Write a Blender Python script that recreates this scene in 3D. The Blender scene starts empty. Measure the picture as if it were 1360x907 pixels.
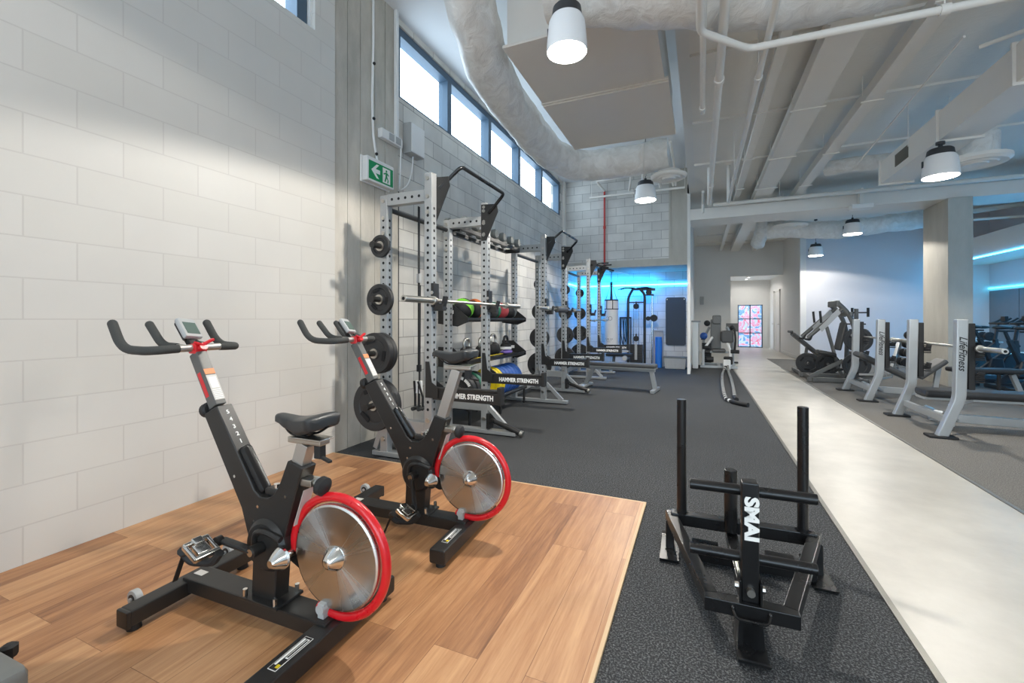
import bpy, bmesh, math, random
from mathutils import Vector, Matrix
random.seed(7)
SC = bpy.context.scene
COL = SC.collection
PI = math.pi
V = Vector

def lin(r, g, b):
    f = lambda c: (c / 255 / 12.92) if c / 255 <= .04045 else ((c / 255 + .055) / 1.055) ** 2.4
    return (f(r), f(g), f(b), 1.0)

# ------------------------------------------------------------------ materials
def base_mat(name):
    m = bpy.data.materials.new(name)
    m.use_nodes = True
    nt = m.node_tree
    return m, nt, nt.nodes['Principled BSDF']

def N(nt, typ, **kw):
    n = nt.nodes.new(typ)
    for k, v in kw.items():
        if k.startswith('i_'):
            n.inputs[k[2:].replace('_', ' ')].default_value = v
        else:
            setattr(n, k, v)
    return n

def L(nt, a, b):
    nt.links.new(a, b)

def mat(name, col, rough=.5, metal=0., noise=.06, scale=6., bump=0., bscale=40., coat=0., rvar=.1, spec=.5):
    m, nt, p = base_mat(name)
    c = lin(*col)
    tc = N(nt, 'ShaderNodeTexCoord')
    nz = N(nt, 'ShaderNodeTexNoise', i_Scale=scale, i_Detail=4.)
    L(nt, tc.outputs['Object'], nz.inputs['Vector'])
    mx = N(nt, 'ShaderNodeMix', data_type='RGBA')
    mx.inputs['A'].default_value = tuple(x * (1 - noise) for x in c[:3]) + (1,)
    mx.inputs['B'].default_value = tuple(min(1, x * (1 + noise)) for x in c[:3]) + (1,)
    L(nt, nz.outputs['Fac'], mx.inputs['Factor'])
    L(nt, mx.outputs['Result'], p.inputs['Base Color'])
    mr = N(nt, 'ShaderNodeMapRange')
    mr.inputs['To Min'].default_value = max(0.02, rough - rvar * rough)
    mr.inputs['To Max'].default_value = min(1, rough + rvar * rough)
    L(nt, nz.outputs['Fac'], mr.inputs['Value'])
    L(nt, mr.outputs['Result'], p.inputs['Roughness'])
    p.inputs['Metallic'].default_value = metal
    p.inputs['Specular IOR Level'].default_value = spec
    p.inputs['Coat Weight'].default_value = coat
    if bump:
        n2 = N(nt, 'ShaderNodeTexNoise', i_Scale=bscale, i_Detail=3.)
        L(nt, tc.outputs['Object'], n2.inputs['Vector'])
        b = N(nt, 'ShaderNodeBump', i_Strength=bump, i_Distance=.01)
        L(nt, n2.outputs['Fac'], b.inputs['Height'])
        L(nt, b.outputs['Normal'], p.inputs['Normal'])
    return m

def emit(name, col, strength):
    m, nt, p = base_mat(name)
    p.inputs['Base Color'].default_value = (.8, .8, .8, 1)
    p.inputs['Emission Color'].default_value = lin(*col)
    p.inputs['Emission Strength'].default_value = strength
    return m

def block_mat(name, axis, c1, c2, cm, mortar=.006, bump=.4, rough=.6, stain=.12, fine=.25):
    """hollow blocks 0.4 x 0.2 m in running bond; axis = the horizontal axis of the wall"""
    m, nt, p = base_mat(name)
    tc = N(nt, 'ShaderNodeTexCoord')
    sp = N(nt, 'ShaderNodeSeparateXYZ')
    L(nt, tc.outputs['Object'], sp.inputs[0])
    cb = N(nt, 'ShaderNodeCombineXYZ')
    L(nt, sp.outputs[axis], cb.inputs['X'])
    L(nt, sp.outputs['Z'], cb.inputs['Y'])
    br = N(nt, 'ShaderNodeTexBrick', i_Scale=1., i_Mortar_Size=mortar, i_Mortar_Smooth=.3, i_Brick_Width=.4, i_Row_Height=.2, i_Bias=0.)
    br.inputs['Color1'].default_value = lin(*c1)
    br.inputs['Color2'].default_value = lin(*c2)
    br.inputs['Mortar'].default_value = lin(*cm)
    L(nt, cb.outputs[0], br.inputs['Vector'])
    nz = N(nt, 'ShaderNodeTexNoise', i_Scale=2.2, i_Detail=5.)
    L(nt, tc.outputs['Object'], nz.inputs['Vector'])
    nf = N(nt, 'ShaderNodeTexNoise', i_Scale=90., i_Detail=3.)
    L(nt, tc.outputs['Object'], nf.inputs['Vector'])
    mr = N(nt, 'ShaderNodeMapRange')
    mr.inputs['From Min'].default_value = .3
    mr.inputs['From Max'].default_value = .7
    mr.inputs['To Min'].default_value = 1 - stain
    mr.inputs['To Max'].default_value = 1 + stain
    L(nt, nz.outputs['Fac'], mr.inputs['Value'])
    hs = N(nt, 'ShaderNodeHueSaturation')
    L(nt, br.outputs['Color'], hs.inputs['Color'])
    L(nt, mr.outputs['Result'], hs.inputs['Value'])
    L(nt, hs.outputs['Color'], p.inputs['Base Color'])
    p.inputs['Roughness'].default_value = rough
    inv = N(nt, 'ShaderNodeMath', operation='MULTIPLY_ADD')
    inv.inputs[1].default_value = -1.
    inv.inputs[2].default_value = 1.
    L(nt, br.outputs['Fac'], inv.inputs[0])
    ad = N(nt, 'ShaderNodeMath', operation='MULTIPLY_ADD')
    ad.inputs[1].default_value = fine
    L(nt, nf.outputs['Fac'], ad.inputs[0])
    L(nt, inv.outputs[0], ad.inputs[2])
    b = N(nt, 'ShaderNodeBump', i_Strength=bump, i_Distance=.006)
    L(nt, ad.outputs[0], b.inputs['Height'])
    L(nt, b.outputs['Normal'], p.inputs['Normal'])
    return m

def timber_mat():
    m, nt, p = base_mat('timber_planks')
    tc = N(nt, 'ShaderNodeTexCoord')
    sp = N(nt, 'ShaderNodeSeparateXYZ')
    L(nt, tc.outputs['Object'], sp.inputs[0])
    cb = N(nt, 'ShaderNodeCombineXYZ')
    L(nt, sp.outputs['Y'], cb.inputs['X'])
    L(nt, sp.outputs['X'], cb.inputs['Y'])
    def bricks(w, h, off, mort):
        br = N(nt, 'ShaderNodeTexBrick', offset=off, i_Scale=1., i_Mortar_Size=mort, i_Mortar_Smooth=.2, i_Brick_Width=w, i_Row_Height=h)
        br.inputs['Color1'].default_value = (0, 0, 0, 1)
        br.inputs['Color2'].default_value = (1, 1, 1, 1)
        br.inputs['Mortar'].default_value = (.5, .5, .5, 1)
        L(nt, cb.outputs[0], br.inputs['Vector'])
        return br
    bb = bricks(1.35, .178, .37, .0012)
    # grain: noise stretched along the boards, shifted per board
    sv = N(nt, 'ShaderNodeVectorMath', operation='MULTIPLY')
    sv.inputs[1].default_value = (.9, 14., 1.)
    L(nt, cb.outputs[0], sv.inputs[0])
    off = N(nt, 'ShaderNodeVectorMath', operation='ADD')
    sh = N(nt, 'ShaderNodeVectorMath', operation='SCALE')
    sh.inputs['Scale'].default_value = 37.
    L(nt, bb.outputs['Color'], sh.inputs[0])
    L(nt, sv.outputs[0], off.inputs[0])
    L(nt, sh.outputs[0], off.inputs[1])
    g = N(nt, 'ShaderNodeTexNoise', i_Scale=1.7, i_Detail=6., i_Roughness=.62, i_Distortion=.5)
    L(nt, off.outputs[0], g.inputs['Vector'])
    g2 = N(nt, 'ShaderNodeTexNoise', i_Scale=9., i_Detail=4., i_Roughness=.6)
    L(nt, off.outputs[0], g2.inputs['Vector'])
    mixg = N(nt, 'ShaderNodeMix', data_type='FLOAT')
    mixg.inputs[0].default_value = .3
    L(nt, g.outputs['Fac'], mixg.inputs[2])
    L(nt, g2.outputs['Fac'], mixg.inputs[3])
    tone = N(nt, 'ShaderNodeMath', operation='MULTIPLY_ADD')
    sr = N(nt, 'ShaderNodeSeparateColor')
    L(nt, bb.outputs['Color'], sr.inputs[0])
    L(nt, sr.outputs[0], tone.inputs[0])
    tone.inputs[1].default_value = .27
    L(nt, mixg.outputs[0], tone.inputs[2])
    cr = N(nt, 'ShaderNodeValToRGB')
    e = cr.color_ramp.elements
    e[0].position, e[0].color = .30, lin(92, 60, 38)
    e[1].position, e[1].color = .88, lin(202, 156, 112)
    n = cr.color_ramp.elements.new(.46); n.color = lin(144, 98, 64)
    n = cr.color_ramp.elements.new(.63); n.color = lin(174, 125, 84)
    L(nt, tone.outputs[0], cr.inputs[0])
    dk = N(nt, 'ShaderNodeMix', data_type='RGBA', blend_type='MULTIPLY')
    dk.inputs['B'].default_value = (.55, .5, .45, 1)
    L(nt, bb.outputs['Fac'], dk.inputs['Factor'])
    L(nt, cr.outputs[0], dk.inputs['A'])
    L(nt, dk.outputs['Result'], p.inputs['Base Color'])
    p.inputs['Roughness'].default_value = .42
    b = N(nt, 'ShaderNodeBump', i_Strength=.15, i_Distance=.002)
    inv = N(nt, 'ShaderNodeMath', operation='SUBTRACT')
    inv.inputs[0].default_value = 1.
    L(nt, bb.outputs['Fac'], inv.inputs[1])
    L(nt, inv.outputs[0], b.inputs['Height'])
    L(nt, b.outputs['Normal'], p.inputs['Normal'])
    return m

def speckle_mat(name, dark, light, lo=.5, hi=.72, scale=160., rough=.9, bump=.5):
    m, nt, p = base_mat(name)
    tc = N(nt, 'ShaderNodeTexCoord')
    nz = N(nt, 'ShaderNodeTexNoise', i_Scale=scale, i_Detail=3., i_Roughness=.7)
    L(nt, tc.outputs['Object'], nz.inputs['Vector'])
    n2 = N(nt, 'ShaderNodeTexNoise', i_Scale=1.1, i_Detail=4.)
    L(nt, tc.outputs['Object'], n2.inputs['Vector'])
    cr = N(nt, 'ShaderNodeValToRGB')
    e = cr.color_ramp.elements
    e[0].position, e[0].color = lo, lin(*dark)
    e[1].position, e[1].color = hi, lin(*light)
    L(nt, nz.outputs['Fac'], cr.inputs[0])
    mr = N(nt, 'ShaderNodeMapRange')
    mr.inputs['To Min'].default_value = .82
    mr.inputs['To Max'].default_value = 1.18
    L(nt, n2.outputs['Fac'], mr.inputs['Value'])
    hs = N(nt, 'ShaderNodeHueSaturation')
    L(nt, cr.outputs[0], hs.inputs['Color'])
    L(nt, mr.outputs['Result'], hs.inputs['Value'])
    L(nt, hs.outputs['Color'], p.inputs['Base Color'])
    p.inputs['Roughness'].default_value = rough
    p.inputs['Specular IOR Level'].default_value = .25
    b = N(nt, 'ShaderNodeBump', i_Strength=bump, i_Distance=.004)
    L(nt, nz.outputs['Fac'], b.inputs['Height'])
    L(nt, b.outputs['Normal'], p.inputs['Normal'])
    return m

def concrete_mat(name, c1, c2, rough=.6, formlines=False, scale=1.6, bump=.12, streak=True):
    m, nt, p = base_mat(name)
    tc = N(nt, 'ShaderNodeTexCoord')
    mp = N(nt, 'ShaderNodeMapping')
    mp.inputs['Scale'].default_value = (1, 1, .35 if streak else 1)
    L(nt, tc.outputs['Object'], mp.inputs['Vector'])
    nz = N(nt, 'ShaderNodeTexNoise', i_Scale=scale, i_Detail=7., i_Roughness=.62)
    L(nt, mp.outputs[0], nz.inputs['Vector'])
    nf = N(nt, 'ShaderNodeTexNoise', i_Scale=45., i_Detail=3.)
    L(nt, tc.outputs['Object'], nf.inputs['Vector'])
    cr = N(nt, 'ShaderNodeValToRGB')
    e = cr.color_ramp.elements
    e[0].position, e[0].color = .35, lin(*c1)
    e[1].position, e[1].color = .65, lin(*c2)
    L(nt, nz.outputs['Fac'], cr.inputs[0])
    L(nt, cr.outputs[0], p.inputs['Base Color'])
    mr = N(nt, 'ShaderNodeMapRange')
    mr.inputs['To Min'].default_value = rough - .1
    mr.inputs['To Max'].default_value = rough + .1
    L(nt, nz.outputs['Fac'], mr.inputs['Value'])
    L(nt, mr.outputs['Result'], p.inputs['Roughness'])
    b = N(nt, 'ShaderNodeBump', i_Strength=bump, i_Distance=.01)
    L(nt, nf.outputs['Fac'], b.inputs['Height'])
    L(nt, b.outputs['Normal'], p.inputs['Normal'])
    return m

def glass_mat(name, tint=(.93, .97, 1, 1)):
    m = bpy.data.materials.new(name)
    m.use_nodes = True
    nt = m.node_tree
    nt.nodes.clear()
    out = N(nt, 'ShaderNodeOutputMaterial')
    tr = N(nt, 'ShaderNodeBsdfTransparent')
    tr.inputs['Color'].default_value = tint
    gl = N(nt, 'ShaderNodeBsdfGlossy')
    gl.inputs['Roughness'].default_value = .03
    fr = N(nt, 'ShaderNodeFresnel', i_IOR=1.45)
    mx = N(nt, 'ShaderNodeMixShader')
    ge = N(nt, 'ShaderNodeNewGeometry')
    fm = N(nt, 'ShaderNodeMath', operation='MULTIPLY_ADD')          # no mirror at the pane's far side
    L(nt, ge.outputs['Backfacing'], fm.inputs[0])
    fm.inputs[1].default_value = -1.
    fm.inputs[2].default_value = 1.
    f2 = N(nt, 'ShaderNodeMath', operation='MULTIPLY')
    L(nt, fm.outputs[0], f2.inputs[0])
    L(nt, fr.outputs[0], f2.inputs[1])
    L(nt, f2.outputs[0], mx.inputs[0])
    L(nt, tr.outputs[0], mx.inputs[1])
    L(nt, gl.outputs[0], mx.inputs[2])
    L(nt, mx.outputs[0], out.inputs['Surface'])
    return m

def flywheel_mat():
    m, nt, p = base_mat('spun_aluminium')
    p.inputs['Base Color'].default_value = lin(205, 203, 200)
    p.inputs['Metallic'].default_value = 1.
    p.inputs['Roughness'].default_value = .34
    p.inputs['Anisotropic'].default_value = .92
    tg = N(nt, 'ShaderNodeTangent', direction_type='RADIAL', axis='Y')
    L(nt, tg.outputs[0], p.inputs['Tangent'])
    tc = N(nt, 'ShaderNodeTexCoord')
    gr = N(nt, 'ShaderNodeTexGradient', gradient_type='RADIAL')
    mp = N(nt, 'ShaderNodeMapping')
    mp.inputs['Rotation'].default_value = (PI / 2, 0, 0)
    L(nt, tc.outputs['Object'], mp.inputs['Vector'])
    L(nt, mp.outputs[0], gr.inputs['Vector'])
    nz = N(nt, 'ShaderNodeTexNoise', noise_dimensions='1D', i_Scale=11., i_Detail=3.)
    L(nt, gr.outputs['Fac'], nz.inputs['W'])
    mr = N(nt, 'ShaderNodeMapRange')
    mr.inputs['To Min'].default_value = .16
    mr.inputs['To Max'].default_value = .36
    L(nt, nz.outputs['Fac'], mr.inputs['Value'])
    L(nt, mr.outputs['Result'], p.inputs['Roughness'])
    return m

def foil_mat():
    m, nt, p = base_mat('white_insulation_foil')
    tc = N(nt, 'ShaderNodeTexCoord')
    nz = N(nt, 'ShaderNodeTexNoise', i_Scale=7., i_Detail=5., i_Roughness=.6, i_Distortion=.8)
    L(nt, tc.outputs['Object'], nz.inputs['Vector'])
    cr = N(nt, 'ShaderNodeValToRGB')
    e = cr.color_ramp.elements
    e[0].position, e[0].color = .35, lin(214, 210, 204)
    e[1].position, e[1].color = .7, lin(236, 234, 230)
    L(nt, nz.outputs['Fac'], cr.inputs[0])
    L(nt, cr.outputs[0], p.inputs['Base Color'])
    p.inputs['Roughness'].default_value = .33
    b = N(nt, 'ShaderNodeBump', i_Strength=.75, i_Distance=.03)
    L(nt, nz.outputs['Fac'], b.inputs['Height'])
    L(nt, b.outputs['Normal'], p.inputs['Normal'])
    return m

M = {}
M['paint'] = block_mat('painted_blockwork', 'Y', (208, 205, 199), (205, 202, 195), (196, 192, 186), mortar=.004, bump=.2, rough=.5, stain=.025, fine=.05)
M['block_y'] = block_mat('grey_blockwork', 'Y', (214, 211, 204), (198, 195, 189), (152, 150, 145), mortar=.005, bump=.5, rough=.8)
M['block_x'] = block_mat('grey_blockwork_end', 'X', (212, 210, 205), (196, 195, 191), (152, 151, 147), mortar=.005, bump=.5, rough=.8)
M['timber'] = timber_mat()
M['timber_edge'] = mat('pale_timber_edge', (206, 176, 138), .6)
M['rubber'] = speckle_mat('dark_rubber_carpet', (46, 47, 49), (128, 130, 131), .47, .74, 135.)
M['carpet'] = speckle_mat('warm_grey_carpet', (92, 89, 85), (152, 148, 141), .42, .7, 135.)
M['slab'] = concrete_mat('polished_concrete', (176, 171, 161), (196, 191, 181), rough=.36, scale=2.2, bump=.03, streak=False)
M['pier'] = concrete_mat('board_formed_concrete', (168, 163, 152), (204, 198, 187), rough=.7, scale=2.4)
M['column'] = concrete_mat('smooth_column_concrete', (170, 166, 156), (192, 188, 178), rough=.7)
M['white'] = mat('white_wall_paint', (222, 220, 216), .55, noise=.02)
M['lilac'] = mat('cool_white_wall_paint', (206, 205, 209), .55, noise=.02)
M['ceiling'] = mat('white_sprayed_ceiling', (226, 223, 217), .8, noise=.04, scale=2., bump=.35, bscale=25.)
M['ceil_smooth'] = mat('smooth_white_ceiling', (226, 228, 230), .7, noise=.02)
M['services'] = mat('white_painted_services', (226, 222, 215), .5, noise=.03)
M['acbox'] = mat('beige_white_sheet_metal', (220, 213, 204), .5, noise=.02)
M['foil'] = foil_mat()
M['winframe'] = mat('blue_grey_window_frame', (72, 92, 110), .45, metal=.2)
M['glass'] = glass_mat('clear_glass')
M['steel_trim'] = mat('brushed_trim', (120, 118, 112), .4, metal=.6)
M['silver'] = mat('silver_powder_coat', (166, 168, 168), .36, metal=.4, noise=.03)
M['silver_d'] = mat('shaded_silver_powder_coat', (120, 122, 124), .42, metal=.3, noise=.03)
M['hole'] = mat('dark_hole', (25, 25, 26), .9)
M['black'] = mat('black_powder_coat', (33, 32, 31), .42, noise=.08, rvar=.2)
M['gloss'] = mat('gloss_black_steel', (24, 24, 25), .28, metal=.15, noise=.15, rvar=.3)
M['plate'] = mat('black_rubber_plate', (40, 40, 41), .5, noise=.06)
M['rubber_black'] = mat('black_rubber', (30, 30, 31), .65, noise=.05)
M['foamgrip'] = mat('dark_grey_foam_grip', (60, 61, 59), .8, noise=.06, bump=.2, bscale=200.)
M['chrome'] = mat('chrome', (225, 224, 220), .14, metal=1., noise=.02)
M['dullchrome'] = mat('satin_steel', (190, 186, 178), .32, metal=1., noise=.05)
M['alu'] = mat('brushed_aluminium', (188, 184, 178), .4, metal=.8, noise=.05)
M['fly'] = flywheel_mat()
M['red'] = mat('gloss_red', (206, 24, 34), .28, noise=.03, coat=.3)
M['redpipe'] = mat('red_pipe_paint', (190, 62, 58), .45)
M['saddle'] = mat('black_saddle_vinyl', (44, 46, 47), .42, noise=.08)
M['vinyl'] = mat('black_vinyl', (40, 40, 41), .45, noise=.06)
M['greyvinyl'] = mat('dark_grey_vinyl', (72, 72, 72), .5, noise=.06)
M['whitepl'] = mat('white_plastic', (228, 228, 226), .4, noise=.01)
M['greypl'] = mat('grey_plastic', (104, 106, 104), .45, noise=.04)
M['lightgreypl'] = mat('light_grey_plastic', (168, 169, 168), .45, noise=.03)
M['green'] = mat('exit_green', (0, 142, 84), .4, noise=.02)
M['white_mark'] = mat('white_marking', (238, 238, 234), .5, noise=.01)
M['black_mark'] = mat('black_marking', (26, 26, 26), .5, noise=.01)
M['yellow'] = mat('yellow_rubber', (232, 206, 30), .5, noise=.05)
M['blue'] = mat('blue_rubber', (46, 92, 170), .5, noise=.06)
M['greenrub'] = mat('green_rubber', (30, 108, 82), .5, noise=.06)
M['lime'] = mat('lime_green', (128, 218, 54), .5)
M['orange'] = mat('orange_band', (222, 116, 52), .5)
M['maroon'] = mat('dusty_red_rubber', (168, 62, 68), .55)
M['purple'] = mat('purple_vinyl', (126, 100, 180), .5)
M['greyball'] = mat('grey_rubber', (112, 116, 114), .6, noise=.08)
M['bluefoam'] = mat('blue_foam', (38, 118, 208), .55)
M['mat_grey'] = mat('charcoal_exercise_mat', (62, 66, 68), .75)
M['lcd'] = mat('lcd_screen', (88, 104, 96), .2, noise=.02)
M['sticker'] = mat('warning_sticker', (196, 192, 186), .5, noise=.05)
M['sticker_or'] = mat('orange_sticker', (226, 138, 84), .5, noise=.05)
M['bagwhite'] = mat('white_bag_vinyl', (216, 214, 212), .45, noise=.03)
M['machine'] = mat('graphite_machine_paint', (96, 96, 94), .45, metal=.2, noise=.05)
M['bikeblue'] = mat('dark_machine_paint', (34, 36, 40), .45)
M['lens'] = emit('lamp_lens_glow', (255, 250, 240), 26.)
M['down'] = emit('downlight_glow', (255, 252, 246), 18.)
M['led'] = emit('blue_led_strip', (60, 180, 255), 14.)
M['led_cy'] = emit('cyan_led_strip', (60, 215, 255), 6.)
M['lampcap'] = mat('dark_lamp_cap', (52, 52, 54), .5)
M['lampwhite'] = mat('white_lamp_shade', (236, 236, 236), .4, noise=.01)
M['grille'] = mat('dark_grille', (96, 90, 78), .7)

# ------------------------------------------------------------------ mesh builder
def frame_from(d, up=(0, 0, 1)):
    d = V(d).normalized()
    u = V(up)
    if abs(d.dot(u)) > .97:
        u = V((1, 0, 0)) if abs(d.x) < .9 else V((0, 1, 0))
    s = d.cross(u).normalized()
    return s, s.cross(d).normalized(), d          # side, up, along

def fillet(pts, r, n=5):
    pts = [V(p) for p in pts]
    out = [pts[0]]
    for a, b, c in zip(pts, pts[1:], pts[2:]):
        d1, d2 = (a - b), (c - b)
        k = min(r, d1.length * .49, d2.length * .49)
        p0, p1 = b + d1.normalized() * k, b + d2.normalized() * k
        for i in range(n + 1):
            t = i / n
            out.append(p0 * (1 - t) ** 2 + b * 2 * t * (1 - t) + p1 * t * t)
    out.append(pts[-1])
    return out

class MB:
    def __init__(self):
        self.bm = bmesh.new()

    def _merge(self, tb, mi=0, mtx=None):
        if mtx is not None:
            tb.transform(mtx)
        me = bpy.data.meshes.new('t')
        for f in tb.faces:
            f.material_index = mi
        tb.to_mesh(me)
        tb.free()
        self.bm.from_mesh(me)
        bpy.data.meshes.remove(me)
        return self

    def box(self, c, s, mi=0, bev=0., mtx=None, seg=2):
        tb = bmesh.new()
        bmesh.ops.create_cube(tb, size=1.)
        for v in tb.verts:
            v.co = V((v.co.x * s[0], v.co.y * s[1], v.co.z * s[2]))
        if bev:
            bmesh.ops.bevel(tb, geom=tb.edges[:], offset=min(bev, min(s) * .45), segments=seg, profile=.5, affect='EDGES')
        t = Matrix.Translation(V(c))
        return self._merge(tb, mi, t if mtx is None else t @ mtx)

    def lohi(self, lo, hi, mi=0, bev=0.):
        lo, hi = V(lo), V(hi)
        return self.box((lo + hi) / 2, hi - lo, mi, bev)

    def bar(self, a, b, w, h, mi=0, bev=.004, up=(0, 0, 1), ext=0.):
        a, b = V(a), V(b)
        s, u, d = frame_from(b - a, up)
        m = Matrix((s, u, d)).transposed().to_4x4()
        return self.box((a + b) / 2, (w, h, (b - a).length + ext), mi, bev, m)

    def cyl(self, a, b, r, r2=None, n=20, mi=0, bev=0.):
        a, b = V(a), V(b)
        s, u, d = frame_from(b - a)
        tb = bmesh.new()
        bmesh.ops.create_cone(tb, cap_ends=True, segments=n, radius1=r, radius2=r if r2 is None else r2, depth=(b - a).length)
        if bev:
            es = [e for e in tb.edges if abs(e.verts[0].co.z - e.verts[1].co.z) < 1e-6]
            bmesh.ops.bevel(tb, geom=es, offset=bev, segments=2, profile=.5, affect='EDGES')
        m = Matrix((s, u, d)).transposed().to_4x4()
        return self._merge(tb, mi, Matrix.Translation((a + b) / 2) @ m)

    def tube(self, pts, r, n=12, mi=0, closed=False, caps=True, sec=None):
        pts = [V(p) for p in pts]
        k = len(pts)
        rr = r if isinstance(r, (list, tuple)) else [r] * k
        tb = bmesh.new()
        rings = []
        prev = None
        for i, p in enumerate(pts):
            if closed:
                d = pts[(i + 1) % k] - pts[i - 1]
            else:
                d = pts[min(i + 1, k - 1)] - pts[max(i - 1, 0)]
            d.normalize()
            if prev is None:
                s, u, _ = frame_from(d)
            else:
                s = (prev - d * prev.dot(d)).normalized()
                u = s.cross(d).normalized()
            prev = s
            if sec is None:
                ring = [tb.verts.new(p + (s * math.cos(2 * PI * j / n) + u * math.sin(2 * PI * j / n)) * rr[i]) for j in range(n)]
            else:
                ring = [tb.verts.new(p + s * q[0] + u * q[1]) for q in sec]
            rings.append(ring)
        m = len(rings[0])
        for i in range(k if closed else k - 1):
            a, b = rings[i], rings[(i + 1) % k]
            for j in range(m):
                tb.faces.new((a[j], a[(j + 1) % m], b[(j + 1) % m], b[j]))
        if caps and not closed:
            tb.faces.new(rings[0][::-1])
            tb.faces.new(rings[-1])
        bmesh.ops.recalc_face_normals(tb, faces=tb.faces[:])
        return self._merge(tb, mi)

    def lathe(self, prof, origin=(0, 0, 0), axis=(0, 0, 1), n=32, mi=0):
        """prof = [(radius, height along the axis)]"""
        s, u, d = frame_from(axis)
        o = V(origin)
        tb = bmesh.new()
        rings = []
        for r, h in prof:
            if r < 1e-5:
                rings.append([tb.verts.new(o + d * h)])
            else:
                rings.append([tb.verts.new(o + d * h + (s * math.cos(2 * PI * j / n) + u * math.sin(2 * PI * j / n)) * r) for j in range(n)])
        for a, b in zip(rings, rings[1:]):
            for j in range(n):
                j2 = (j + 1) % n
                if len(a) == 1 and len(b) == 1:
                    break
                if len(a) == 1:
                    tb.faces.new((a[0], b[j], b[j2]))
                elif len(b) == 1:
                    tb.faces.new((a[j], a[j2], b[0]))
                else:
                    tb.faces.new((a[j], a[j2], b[j2], b[j]))
        bmesh.ops.recalc_face_normals(tb, faces=tb.faces[:])
        return self._merge(tb, mi)

    def prism(self, poly, e1, e2, ed, t0, t1, origin=(0, 0, 0), mi=0, bev=0.):
        """polygon in the plane (e1, e2), pushed along ed from t0 to t1"""
        e1, e2, ed, o = V(e1), V(e2), V(ed), V(origin)
        tb = bmesh.new()
        a = [tb.verts.new(o + e1 * p[0] + e2 * p[1] + ed * t0) for p in poly]
        b = [tb.verts.new(o + e1 * p[0] + e2 * p[1] + ed * t1) for p in poly]
        n = len(poly)
        tb.faces.new(a[::-1])
        tb.faces.new(b)
        for j in range(n):
            tb.faces.new((a[j], a[(j + 1) % n], b[(j + 1) % n], b[j]))
        bmesh.ops.recalc_face_normals(tb, faces=tb.faces[:])
        if bev:
            bmesh.ops.bevel(tb, geom=tb.edges[:], offset=bev, segments=1, profile=.5, affect='EDGES')
        return self._merge(tb, mi)

    def ball(self, c, s, n=20, mi=0, mtx=None):
        s = (s, s, s) if isinstance(s, (int, float)) else s
        tb = bmesh.new()
        bmesh.ops.create_uvsphere(tb, u_segments=n, v_segments=max(8, n // 2), radius=1.)
        m = Matrix.Translation(V(c)) @ (mtx if mtx is not None else Matrix.Identity(4)) @ Matrix.Diagonal((s[0], s[1], s[2], 1))
        return self._merge(tb, mi, m)

    def ring(self, c, axis, R, r, n=40, k=10, mi=0, a0=0., a1=None):
        s, u, d = frame_from(axis)
        c = V(c)
        if a1 is None:
            pts = [c + (s * math.cos(2 * PI * i / n) + u * math.sin(2 * PI * i / n)) * R for i in range(n)]
            return self.tube(pts, r, k, mi, closed=True)
        pts = [c + (s * math.cos(a0 + (a1 - a0) * i / n) + u * math.sin(a0 + (a1 - a0) * i / n)) * R for i in range(n + 1)]
        return self.tube(pts, r, k, mi)

    def grid(self, rows, mi=0, closed_v=False):
        """quad sheet through rows of points"""
        tb = bmesh.new()
        vs = [[tb.verts.new(V(p)) for p in r] for r in rows]
        for a, b in zip(vs, vs[1:]):
            m = len(a)
            for j in range(m if closed_v else m - 1):
                tb.faces.new((a[j], a[(j + 1) % m], b[(j + 1) % m], b[j]))
        if closed_v:
            tb.faces.new(vs[0][::-1])
            tb.faces.new(vs[-1])
        bmesh.ops.recalc_face_normals(tb, faces=tb.faces[:])
        return self._merge(tb, mi)

    def build(self, name, mats, parent=None, label=None, ang=32, kind=None):
        me = bpy.data.meshes.new(name)
        self.bm.to_mesh(me)
        self.bm.free()
        for m in (mats if isinstance(mats, (list, tuple)) else [mats]):
            me.materials.append(M[m] if isinstance(m, str) else m)
        me.polygons.foreach_set('use_smooth', [True] * len(me.polygons))
        me.set_sharp_from_angle(angle=math.radians(ang))
        me.update()
        o = bpy.data.objects.new(name, me)
        COL.objects.link(o)
        wn = o.modifiers.new('weighted_normal', 'WEIGHTED_NORMAL')
        wn.keep_sharp = True
        wn.weight = 90
        if parent is not None:
            o.parent = parent
        if label:
            o['label'] = label
        if kind:
            o['kind'] = kind
        return o

def text_mesh(name, s, size, o, ex, ey, material, parent=None, depth=.0015, shear=0., bold=0., align='CENTER', sx=1.):
    """flat raised lettering centred on o; ex = reading direction, ey = letter up direction"""
    cu = bpy.data.curves.new(name, 'FONT')
    cu.body = s
    cu.size = size
    cu.extrude = depth / 2
    cu.shear = shear
    cu.offset = bold
    cu.align_x = align
    cu.align_y = 'CENTER'
    cu.resolution_u = 3
    ob = bpy.data.objects.new('tmp_text', cu)
    COL.objects.link(ob)
    dg = bpy.context.evaluated_depsgraph_get()
    me = bpy.data.meshes.new_from_object(ob.evaluated_get(dg))
    bpy.data.objects.remove(ob)
    bpy.data.curves.remove(cu)
    ex, ey = V(ex).normalized(), V(ey).normalized()
    ez = ex.cross(ey)
    m = Matrix.Translation(V(o)) @ Matrix((ex, ey, ez)).transposed().to_4x4() @ Matrix.Diagonal((sx, 1, 1, 1))
    me.transform(m)
    me.name = name
    me.materials.clear()
    me.materials.append(M[material])
    r = bpy.data.objects.new(name, me)
    COL.objects.link(r)
    if parent is not None:
        r.parent = parent
    return r

def tag(o, label, cat, group=None):
    o['label'] = label
    o['category'] = cat
    if group:
        o['group'] = group
    return o

def thing(name, label, cat, loc=(0, 0, 0), rz=0., group=None):
    o = bpy.data.objects.new(name, None)
    o.empty_display_size = .1
    COL.objects.link(o)
    o.location = loc
    o.rotation_euler = (0, 0, rz)
    return tag(o, label, cat, group)

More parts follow.
